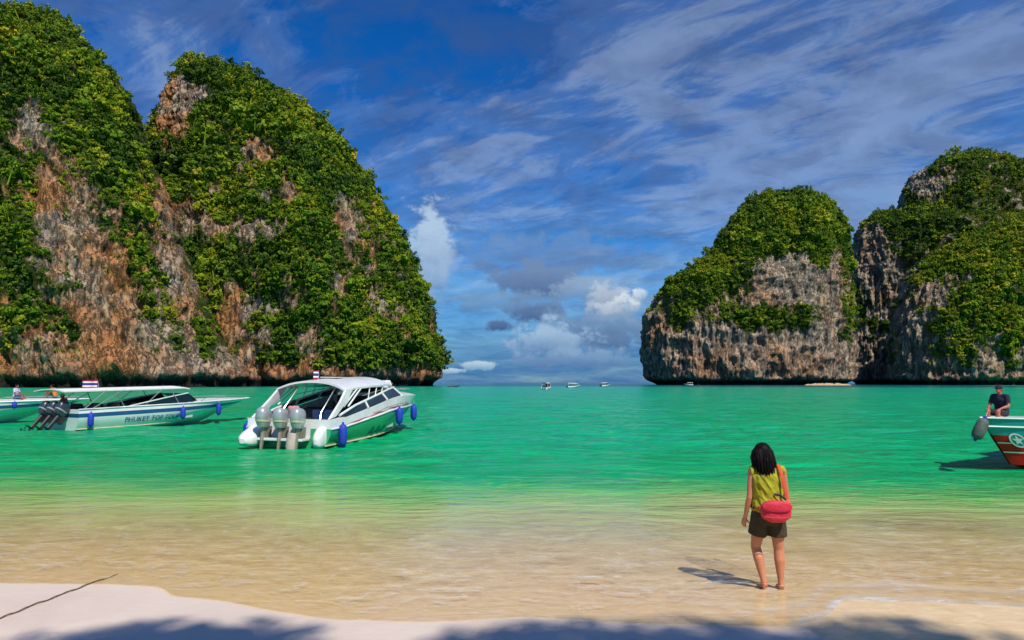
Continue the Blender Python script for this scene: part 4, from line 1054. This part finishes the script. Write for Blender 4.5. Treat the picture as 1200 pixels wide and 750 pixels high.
def put_far(o, x, y, Y, ang, s_=1.0):
    p = at(x, y, Y); o.location = (p.x, Y, -0.05); o.rotation_euler = (0, 0, ang); o.scale = (s_ * .72,) * 3
far_list = [(665, 452, 300, 0.2, 1.0, "low white boat right behind the canopied boat in the gap"),
            (678, 452, 330, 2.6, 0.9, "second white boat from the canopied boat in the gap"),
            (704, 452, 380, 0.5, 1.1, "small pale boat alone in the right half of the sea gap"),
            (812, 449, 520, 3.0, 1.1, "tiny white boat at the foot of the rounded stack")]
for x, y, Y, a, s_, lab in far_list:
    c = copy_tree(fb); c["label"] = lab; put_far(c, x, y, Y, a, s_)
put_far(fb, 638, 452, 225, 1.25, 1.1)
lt = empty("longtail_boat", (0, 0, 0), 0, "dark low longtail boat beside the foot of the big dome hill", "boat", "boats far out in the bay")
hl = Hull(10, 1.9, [(0, .7), (.6, .75), (.9, 1.4), (1, 2.2)], rake=1.0, fin=2.0)
hl.bottom("hull", wood, lt, lambda u: .999); hl.deck(wood, lt, .6); hl.cockpit(wood, lt, .6, .3)
MB().box((3.5, 0, 1.75), (4, 1.7, .08)).build("canopy", seat_blue, lt, bevel=.03)
for side in (1, -1):
    for x in (1.7, 5.3): MB().tube([(x, side * .8, .6), (x, side * .8, 1.75)], .03, 6).build("canopy_post", wood, lt)
put_far(lt, 524, 453, 340, 0.1, 0.9)

# ================================================================== PEOPLE
def skin_material(name, col):
    m = mat(name, col, 0.5, vary=0.07, nscale=9, bump=0.05, bscale=200); b = m.node_tree.nodes['Principled BSDF']
    b.inputs['Subsurface Weight'].default_value = 0.12; b.inputs['Subsurface Radius'].default_value = (.02, .008, .004)
    return m
skin_tan = skin_material("tanned_skin", (0.58, 0.225, 0.11)); skin_brown = skin_material("brown_skin", (0.27, 0.10, 0.055)); skin_red = skin_material("sunburnt_skin", (0.42, 0.13, 0.085))
hair_black = mat("black_hair", (0.007, 0.005, 0.005), 0.6, vary=0.2, nscale=20, aniso=(6, 6, .5), spec=0.12)
cloth_lime = mat("lime_cotton", (0.37, 0.36, 0.012), 0.85, vary=0.12, nscale=9, bump=0.35, bscale=26)
cloth_olive = mat("dark_olive_cotton", (0.050, 0.036, 0.014), 0.9, vary=0.14, nscale=9, bump=0.35, bscale=26)
cloth_white = mat("white_cotton", (0.72, 0.73, 0.76), 0.85, vary=0.05, bump=0.3)
cloth_lilac = mat("lilac_cotton", (0.60, 0.55, 0.72), 0.85, vary=0.08, bump=0.3)
cloth_navy = mat("navy_cotton", (0.010, 0.012, 0.035), 0.9, vary=0.15, bump=0.3)
cloth_red = mat("red_cotton", (0.52, 0.03, 0.05), 0.85, vary=0.1, bump=0.3)
cloth_orange = mat("orange_cotton", (0.55, 0.20, 0.03), 0.85, vary=0.1, bump=0.3)
cloth_purple = mat("purple_cotton", (0.09, 0.03, 0.16), 0.85, vary=0.1, bump=0.3)
cloth_dark = mat("charcoal_cotton", (0.02, 0.021, 0.026), 0.9, vary=0.12)
bag_red = mat("coral_red_nylon", (0.66, 0.022, 0.055), 0.6, vary=0.10, nscale=12, bump=0.35, bscale=30)
strap_red = mat("orange_red_webbing", (0.60, 0.085, 0.025), 0.75, vary=0.1, nscale=30)

def lerp(a, b, k): return Vector(a) * (1 - k) + Vector(b) * k
def arm_tubes(mb, sh, el, wr, k=1.0, hand=True, curl=0.5, palm_dir=(0, 1, 0)):
    sh, el, wr = Vector(sh), Vector(el), Vector(wr)
    mb.tube([sh, lerp(sh, el, .35), lerp(sh, el, .75), el, lerp(el, wr, .30), lerp(el, wr, .7), wr], [.050 * k, .046 * k, .039 * k, .036 * k, .038 * k, .029 * k, .023 * k], 12)
    mb.ball(sh, .054 * k); mb.ball(el, .037 * k)
    if not hand: return
    d = (wr - el).normalized(); pd = Vector(palm_dir); pd = (pd - d * pd.dot(d)).normalized(); sd_ = d.cross(pd)
    pe = wr + d * .085 * k
    mb.tube([wr - d * .01, wr + d * .03 * k, wr + d * .06 * k, pe], [(.022 * k, .017 * k), (.033 * k, .016 * k), (.038 * k, .015 * k), (.036 * k, .012 * k)], 12, side=sd_)
    for i, ln in enumerate((.070, .080, .075, .058)):
        b = pe + sd_ * (.028 - .0187 * i) * k - d * .008; L = ln * k
        p1 = b + (d * math.cos(curl * .3) + pd * math.sin(curl * .3)) * L * .45
        p2 = p1 + (d * math.cos(curl) + pd * math.sin(curl)) * L * .32
        p3 = p2 + (d * math.cos(curl * 1.6) + pd * math.sin(curl * 1.6)) * L * .25
        mb.tube([b, p1, p2, p3], [.0088 * k, .0084 * k, .0078 * k, .0062 * k], 8)
    b = wr + d * .028 * k + sd_ * .026 * k
    p1 = b + (d * .65 + sd_ * .6 + pd * .45).normalized() * .038 * k; p2 = p1 + (d * .85 + sd_ * .2 + pd * .45).normalized() * .030 * k
    mb.tube([b - sd_ * .012, b, p1, p2], [.012 * k, .0115 * k, .0095 * k, .0075 * k], 8)
def leg_tubes(mb, hip, kn, an, toe, k=1.0):
    hip, kn, an, toe = map(Vector, (hip, kn, an, toe))
    f = (toe - an); f.z = 0; f.normalize()
    calf = lerp(kn, an, .30) - f * .012
    mb.tube([hip, lerp(hip, kn, .3), lerp(hip, kn, .7), kn, calf, lerp(kn, an, .62), lerp(kn, an, .88), an], [.088 * k, .083 * k, .064 * k, .052 * k, .055 * k, .043 * k, .032 * k, .034 * k], 14)
    mb.ball(kn + f * .006, .052 * k)
    heel = an - f * .035 - Vector((0, 0, .035)); ball = lerp(an, toe, .72); ball.z = toe.z + .008
    mb.tube([heel, lerp(heel, an, .5) + f * .01, lerp(an, toe, .4) - Vector((0, 0, .012)), ball, toe], [(.028 * k, .03 * k), (.032 * k, .036 * k), (.034 * k, .030 * k), (.042 * k, .018 * k), (.030 * k, .012 * k)], 12, side=f.cross(Vector((0, 0, 1))))
    sd_ = f.cross(Vector((0, 0, 1)))
    for i in range(5):
        b = toe + sd_ * (.028 - .014 * i); mb.tube([b - f * .03, b + f * (.018 - .004 * abs(i - .5))], [.010, .008], 6)
def head_tubes(mb, neck, head, k=1.0, face=(0, 1, 0)):
    neck, head = Vector(neck), Vector(head); f = Vector(face).normalized(); s_ = f.cross(Vector((0, 0, 1))).normalized(); u = s_.cross(f)
    rot = Matrix((s_, f, u)).transposed()
    mb.tube([neck - Vector((0, 0, .03)), neck + (head - neck) * .35, head - u * .05], [.055 * k, .046 * k, .046 * k], 12)
    mb.ball(head + u * .02 - f * .008, (.073 * k, .090 * k, .092 * k), 18, 12, rot)
    mb.ball(head - u * .045 + f * .028, (.054 * k, .058 * k, .062 * k), 16, 10, rot)
    mb.tube([head + f * .082 + u * .018, head + f * .105 - u * .022, head + f * .088 - u * .030], [.008, .013, .010], 8)
    for q in (-1, 1): mb.ball(head + s_ * q * .074 * k - f * .005 - u * .008, (.010, .020, .030), 8, 6, rot)
    for q in (-1, 1): mb.ball(head + s_ * q * .032 + f * .083 + u * .012, .010, 8, 6)
    mb.tube([head + f * .085 - u * .058 - s_ * .022, head + f * .092 - u * .057, head + f * .085 - u * .058 + s_ * .022], [.005, .009, .005], 6)

def seated_person(name_label, pos, rz, shirt, shorts, skin, cap=None, k=1.0, lean=0.0, legs='dangle', voxel=.012, hair=hair_black, reach=None):
    root = empty("person", pos, rz, name_label, "person")
    P = dict(pelvis=(0, 0, .10), waist=(0, -.01 + lean * .3, .25), chest=(0, lean * .8, .43), neck=(0, lean * 1.1, .57), head=(0, .02 + lean * 1.4, .70))
    sh = {q: Vector((q * .165, lean, .52)) for q in (-1, 1)}
    el = {q: Vector((q * .23, .08 + lean, .27)) for q in (-1, 1)}; wr = {q: Vector((q * .15, .34, .20)) for q in (-1, 1)}
    if legs == 'dangle': kn = {q: Vector((q * .12, .42, .12)) for q in (-1, 1)}; an = {q: Vector((q * .12, .46, -.28)) for q in (-1, 1)}
    elif legs == 'up': kn = {q: Vector((q * .13, .36, .42)) for q in (-1, 1)}; an = {q: Vector((q * .12, .52, .06)) for q in (-1, 1)}; wr = {q: Vector((q * .10, .40, .36)) for q in (-1, 1)}
    elif legs == 'stand':
        kn = {q: Vector((q * .11, .05, -.36)) for q in (-1, 1)}; an = {q: Vector((q * .12, .0, -.75)) for q in (-1, 1)}
    mb = MB()
    mb.tube([Vector(P['pelvis']) - Vector((0, 0, .08)), P['pelvis'], P['waist'], P['chest'], Vector(P['neck']) - Vector((0, 0, .05)), P['neck']], [(.13, .10), (.165, .125), (.14, .10), (.165, .115), (.12, .075), (.055, .055)], 18, side=(1, 0, 0))
    mb.tube([sh[-1], Vector(P['neck']) - Vector((0, 0, .035)), sh[1]], [.055, .06, .055], 12)
    for q in (-1, 1):
        arm_tubes(mb, sh[q], el[q], wr[q], 1.05, curl=.9, palm_dir=(0, 0, -1) if legs != 'stand' else (0, 1, 0))
        leg_tubes(mb, (q * .09, 0, .08), kn[q], an[q], an[q] + Vector((0, .17, -.05)), 1.03)
    head_tubes(mb, P['neck'], P['head'])
    remeshed(mb, "body", skin, root, voxel, 2)
    mb = MB()
    mb.tube([Vector(P['pelvis']) - Vector((0, 0, .02)), Vector(P['pelvis']) + Vector((0, 0, .04)), P['waist'], P['chest'], Vector(P['neck']) - Vector((0, 0, .045)), Vector(P['neck']) - Vector((0, 0, .005))], [(.175, .14), (.18, .14), (.16, .12), (.175, .13), (.13, .092), (.072, .070)], 20, side=(1, 0, 0))
    mb.tube([sh[-1], Vector(P['neck']) - Vector((0, 0, .045)), sh[1]], [.068, .07, .068], 12)
    for q in (-1, 1): mb.tube([sh[q], lerp(sh[q], el[q], .35), lerp(sh[q], el[q], .72)], [.064, .062, .064], 12); mb.ball(sh[q], .064)
    Nf = Noise(5); remeshed(mb, "shirt", shirt, root, voxel, 3, lambda c: .010 * Nf.fbm(c * np.array([14, 14, 7]), 2))
    mb = MB()
    mb.tube([Vector(P['pelvis']) - Vector((0, 0, .10)), P['pelvis'], Vector(P['pelvis']) + Vector((0, 0, .08))], [(.14, .12), (.18, .142), (.168, .128)], 18, side=(1, 0, 0))
    for q in (-1, 1): mb.tube([(q * .09, 0, .08), lerp((q * .09, 0, .08), kn[q], .5), lerp((q * .09, 0, .08), kn[q], .92)], [.102, .094, .082], 14)
    remeshed(mb, "shorts", shorts, root, voxel, 3)
    hd_ = Vector(P['head']); mb = MB()
    if cap:
        mb.ball(hd_ + Vector((0, -.005, .045)), (.085, .10, .078), 16, 10); mb.tube([hd_ + Vector((0, .06, .058)), hd_ + Vector((0, .175, .045))], [(.075, .010), (.055, .006)], 10, side=(1, 0, 0))
        remeshed(mb, "cap", cap, root, .008, 2)
        MB().ball(hd_ + Vector((0, -.022, .0)), (.077, .082, .07), 14, 9).build("hair", hair, root, smooth=True)
    else:
        mb.ball(hd_ + Vector((0, -.015, .035)), (.083, .096, .086), 16, 10); mb.ball(hd_ + Vector((0, -.035, -.02)), (.074, .070, .07), 14, 9)
        remeshed(mb, "hair", hair, root, .010, 2, lambda c: .008 * Nf.fbm(c * 40, 2))
    return root

def woman():
    base = ground(905, 689, -0.06)
    root = empty("person", (base.x, base.y, 0), math.atan2(-base.x, base.y) * 0.35, "woman seen from behind in a lime top and dark shorts wading ankle deep", "person")
    zf = float(bed_z(np.array([base.x]), np.array([base.y]))[0]); root.location.z = zf - 0.015
    sh = {-1: Vector((-.182, 0, 1.315)), 1: Vector((.150, -.005, 1.325))}
    el = {-1: Vector((-.222, -.015, 1.02)), 1: Vector((.205, .06, 1.045))}
    wr = {-1: Vector((-.262, .05, .795)), 1: Vector((.07, .25, 1.10))}
    hip = {-1: Vector((-.100, 0, .83)), 1: Vector((.070, 0, .83))}
    kn = {-1: Vector((-.150, .075, .455)), 1: Vector((.088, .02, .445))}
    an = {-1: Vector((-.092, -.03, .085)), 1: Vector((.095, -.015, .075))}
    toe = {-1: Vector((-.105, .145, .02)), 1: Vector((.115, .16, .02))}
    neck = Vector((-.035, .005, 1.385)); head = Vector((-.052, .030, 1.515))
    mb = MB()
    tor = [((-.015, 0, .74), (.12, .09)), ((-.015, -.01, .83), (.168, .118)), ((-.015, -.012, .90), (.170, .120)), ((-.015, .0, 1.00), (.138, .098)), ((-.018, .0, 1.07), (.125, .092)), ((-.018, .0, 1.18), (.142, .102)),
           ((-.018, -.005, 1.27), (.150, .098)), ((-.022, -.005, 1.335), (.120, .072)), ((-.045, .0, 1.385), (.055, .052))]
    mb.tube([p for p, _ in tor], [r for _, r in tor], 22, side=(1, 0, 0))
    mb.tube([sh[-1], (-.03, -.005, 1.352), sh[1]], [.045, .050, .045], 12)
    for q in (-1, 1):
        arm_tubes(mb, sh[q], el[q], wr[q], .90, curl=.45 if q < 0 else 1.3, palm_dir=(.6, .7, 0) if q < 0 else (0, 0, 1))
        leg_tubes(mb, hip[q], kn[q], an[q], toe[q], 1.06)
    head_tubes(mb, neck, head, .97, face=(-.12, .98, -.1))
    remeshed(mb, "body", skin_tan, root, .0065, 3)
    # sleeveless top, loose at the back
    Nf = Noise(9)
    def folds(c):
        run = np.stack([c[:, 0] * 11 + c[:, 2] * 5.0, c[:, 1] * 9, c[:, 2] * 4.5], 1)
        return .020 * Nf.fbm(run, 3, ridged=True) * sstep(1.36, 1.22, c[:, 2])
    mb = MB()
    tp = [((-.015, -.010, .885), (.186, .136)), ((-.015, -.010, .94), (.178, .130)), ((-.016, -.004, 1.03), (.156, .118)), ((-.018, -.006, 1.12), (.158, .120)), ((-.018, -.008, 1.20), (.166, .122)), ((-.018, -.008, 1.275), (.170, .112)), ((-.022, -.005, 1.34), (.135, .084)), ((-.038, .0, 1.365), (.085, .066))]
    mb.tube([p for p, _ in tp], [r for _, r in tp], 24, side=(1, 0, 0))
    mb.tube([sh[-1] + Vector((-.020, 0, .004)), (-.03, -.005, 1.345), sh[1] + Vector((.020, 0, .004))], [.056, .058, .056], 14)
    remeshed(mb, "sleeveless_top", cloth_lime, root, .007, 3, folds)
    # shorts
    def sf(c): return .010 * Nf.fbm(np.stack([c[:, 0] * 16, c[:, 1] * 12, c[:, 2] * 6], 1), 3)
    mb = MB()
    mb.tube([(-.015, -.008, .735), (-.015, -.012, .82), (-.015, -.012, .90), (-.015, -.004, .955)], [(.145, .108), (.186, .138), (.184, .136), (.158, .118)], 24, side=(1, 0, 0))
    for q in (-1, 1):
        e = lerp(hip[q], kn[q], .60); mb.tube([hip[q] + Vector((0, 0, .02)), lerp(hip[q], kn[q], .3), e], [(.102, .112), (.104, .110), (.106, .108)], 18, side=(1, 0, 0))
    remeshed(mb, "shorts", cloth_olive, root, .007, 2, sf)
    # hair: many locks falling from the crown to the shoulders
    rs = np.random.RandomState(4); mb = MB(); hc = head + Vector((0, -.012, .03))
    mb.ball(hc, (.096, .110, .100), 20, 14)
    for i in range(760):
        a = rs.uniform(-2.55, 2.55); el_ = rs.uniform(.15, 1.5)
        d0 = Vector((math.sin(a) * math.cos(el_), -math.cos(a) * math.cos(el_), math.sin(el_)))
        p0 = hc + Vector((d0.x * .088, d0.y * .102, d0.z * .094))
        d1 = Vector((math.sin(a), -math.cos(a), 0)); out_ = rs.uniform(.92, 1.10)
        side_w = Vector((d1.x * .112, d1.y * .125, 0)) * out_
        p1 = hc + side_w * rs.uniform(.86, .94) + Vector((0, 0, rs.uniform(-.045, .005)))
        p2 = hc + side_w * rs.uniform(.98, 1.10) + Vector((0, -.005, rs.uniform(-.10, -.07)))
        p3 = hc + side_w * rs.uniform(.66, 1.12) + Vector((rs.normal(.012, .012), -.012, rs.uniform(-.235, -.135) - .05 * max(0, math.cos(a))))
        r_ = rs.uniform(.0035, .008)
        mb.tube([p0, p1, lerp(p1, p2, .55), p2, lerp(p2, p3, .6), p3], [r_ * .7, r_, r_, r_, r_ * .8, r_ * .25], 6)
    mb.build("hair", hair_black, root, smooth=True)
    # bag worn low on the back
    bag = empty("shoulder_bag", root.location, root.rotation_euler.z, "coral red bag slung low across the wading woman's back", "bag")
    def bagshape(w, hgt, dpt, c, seed, flat=2.6, n1=20, n2=26):
        rows = []
        for i in range(n1 + 1):
            th = math.pi * i / n1; row = []
            for k in range(n2):
                ph = 2 * math.pi * k / n2
                sp_ = lambda q: math.copysign(abs(q) ** (2 / flat), q)
                row.append(Vector(c) + Vector((w / 2 * sp_(math.sin(th)) * sp_(math.cos(ph)), dpt / 2 * sp_(math.sin(th)) * sp_(math.sin(ph)), hgt / 2 * sp_(math.cos(th)) * (1 - .12 * abs(math.sin(th) * math.cos(ph)) if math.cos(th) < 0 else 1))))
            rows.append(row)
        return MB().grid(rows, True)
    Nb = Noise(14); bc = Vector((.018, -.200, .905))
    remeshed(bagshape(.335, .245, .13, bc, 1), "bag_body", bag_red, bag, .007, 3, lambda c: .008 * Nb.fbm(c * 14, 3))
    remeshed(bagshape(.325, .120, .04, bc + Vector((0, -.070, .062)), 2), "flap", bag_red, bag, .006, 2, lambda c: .006 * Nb.fbm(c * 18 + 5, 3))
    MB().tube([bc + Vector((-.15, -.088, -.045)), bc + Vector((0, -.100, -.050)), bc + Vector((.15, -.088, -.045))], .004, 6).build("zip", strap_red, bag, smooth=True)
    # strap: up the back, over the shoulder, down the chest and round to the other side
    sp_ = [bc + Vector((.150, .015, .09)), Vector((.160, -.150, 1.03)), Vector((.138, -.142, 1.14)), Vector((.118, -.138, 1.25)), Vector((.105, -.110, 1.345)), Vector((.098, -.02, 1.402)), Vector((.085, .085, 1.35)), Vector((.02, .135, 1.2)), Vector((-.10, .14, 1.05)), Vector((-.19, .06, .95)), Vector((-.18, -.06, .90)), bc + Vector((-.16, .02, .05))]
    fine_p = []
    for i in range(len(sp_) - 1):
        a, b, c_, d_ = sp_[max(i - 1, 0)], sp_[i], sp_[i + 1], sp_[min(i + 2, len(sp_) - 1)]
        for k in range(6):
            t_ = k / 6; fine_p.append(.5 * ((2 * b) + (c_ - a) * t_ + (2 * a - 5 * b + 4 * c_ - d_) * t_ ** 2 + (3 * b - a - 3 * c_ + d_) * t_ ** 3))
    fine_p.append(sp_[-1])
    MB().tube(fine_p, (.021, .005), 8, side=(1, 0.2, 0)).build("strap", strap_red, bag, smooth=True, angle=50)
    MB().tube([Vector((.155, -.152, 1.02)), Vector((.08, -.160, 1.075)), Vector((.02, -.150, 1.085))], (.012, .004), 8, side=(0, 0, 1)).build("loose_strap_end", cloth_dark, bag, smooth=True)
    return root
woman()
# people on the boats
p = world_of(boat1, (7.9, -.25, 1.78)); seated_person("person in a white shirt sitting on the bow of the white roofed speedboat", p, boat1.rotation_euler.z - R(90), cloth_white, cloth_dark, skin_brown, legs='up', voxel=.016)
p = world_of(boat1, (1.15, .5, .80)); seated_person("person in pink sitting in the cockpit behind the silver outboards", p, boat1.rotation_euler.z - R(90), mat("pink_cotton", (.62, .28, .30), .85), cloth_dark, skin_brown, legs='dangle', voxel=.016)
p = world_of(boat2, (.35, .1, .93)); seated_person("person in red bending over the dark outboards", p, boat2.rotation_euler.z + R(90), cloth_red, cloth_dark, skin_brown, legs='stand', lean=.15, voxel=.016, cap=mat("straw_cap", (.55, .40, .18), .8))
p = world_of(boat3, (8.05, -.35, 1.36)); seated_person("person in a lilac shirt sitting on the boat bow at the left edge", p, boat3.rotation_euler.z - R(120), cloth_lilac, seat_blue, skin_brown, legs='dangle', voxel=.016)
p = world_of(boat3, (9.9, .1, 1.36)); seated_person("person in orange crouching at the tip of the boat bow on the left", p, boat3.rotation_euler.z + R(60), cloth_orange, cloth_dark, skin_brown, legs='up', lean=.14, voxel=.016)
q = at(1174, 487, 18.3); seated_person("man in a navy shirt and cap sitting on the red boat", (q.x, q.y, 1.36), R(118), cloth_navy, cloth_dark, skin_red, cap=cloth_navy, legs='dangle', voxel=.012, lean=.03)

# ================================================================== SMALL THINGS
# mooring line running down the sand and into the water
def rope():
    pts = []
    for k in range(60):
        x_, y_ = -120 + (165 - -120) * k / 59, 0
        y_ = 787 - (x_ + 120) * (787 - 683) / 230.0
        g = ground(x_, max(y_, 560), 0.0)
        z = float(bed_z(np.array([g.x]), np.array([g.y]))[0]) - max(0, (x_ - 110) / 55) * .03
        pts.append((g.x + .01 * math.sin(k * .9), g.y, z + .012 + .004 * math.sin(k * 1.7)))
    o = MB().tube(pts, .007, 8).build("mooring_rope", rope_mat, None, smooth=True)
    tag(o, "thin brown mooring rope running down the sand into the water", "rope")
rope()
# beach trees behind the photographer; their shade reaches the foot of the picture
bark = mat("grey_bark", (0.16, 0.12, 0.09), 0.9, vary=0.25, nscale=5, bump=0.6, bscale=12, aniso=(1, 1, .3))
beach_leaf = mat("beach_tree_leaves", (0.07, 0.13, 0.02), 0.5, vary=0.3, nscale=2)
def beach_tree(base, lobes, label, seed):
    rs = np.random.RandomState(seed); root = empty("beach_tree", base, 0, label, "tree", "beach trees behind the photographer"); b = Vector(base)
    top = Vector((0, 0, 0))
    for c, r_ in lobes: top += (Vector(c) - b) / len(lobes)
    mb = MB().tube([(0, 0, -.3), (top.x * .15, top.y * .1, 6), (top.x * .4, top.y * .4, 12.5)], [.42, .30, .2], 10)
    for c, r_ in lobes:
        q = Vector(c) - b; st = Vector((top.x * .4, top.y * .4, 12.3))
        mb.tube([st, lerp(st, q, .5) + Vector((0, 0, .25)), q], [.13, .08, .03], 8)
    mb.build("trunk", bark, root, smooth=True)
    cr = MB()
    for c, r_ in lobes:
        for k in range(int(800 * r_ ** 1.6)):
            d = Vector(rs.normal(size=3)); d.normalize(); p = Vector(c) - b + Vector((d.x, d.y, d.z * .6)) * r_ * rs.uniform(.25, 1.05)
            n_ = (d + Vector(rs.normal(size=3)) * .8).normalized(); a = n_.orthogonal().normalized(); e = n_.cross(a); L, W = rs.uniform(.11, .19), rs.uniform(.05, .08)
            cr.add([p - a * L, p + e * W, p + a * L, p - e * W], [(0, 1, 2, 3)])
    me = bpy.data.meshes.new("crown"); me.from_pydata(cr.v, [], cr.f); me.update(); me.materials.append(beach_leaf)
    o = link(bpy.data.objects.new("crown", me)); o.parent = root
def shade_at(x, y, h):
    """where a crown must hang at height h to shade the sand seen at x, y"""
    g = ground(x, y + 9, 0.05); return g + sun_dir * ((h - g.z) / sun_dir.z)
lob = [(shade_at(620, 765, 19), .9), (shade_at(720, 772, 20), 1.1), (shade_at(840, 768, 19.5), 1.1), (shade_at(980, 774, 21), 1.2), (shade_at(1120, 770, 20), 1.1), (shade_at(900, 830, 21), 1.5), (shade_at(650, 830, 21), 1.5)]
beach_tree((10.0, -10.5, .9), lob, "leafy beach tree behind the camera shading the middle of the sand", 5)
lob = [(shade_at(170, 752, 18), .75), (shade_at(270, 760, 19), .85), (shade_at(60, 775, 19.5), .85), (shade_at(210, 830, 20), 1.5)]
beach_tree((4.5, -12.5, .9), lob, "leafy beach tree behind the camera shading the left of the sand", 6)
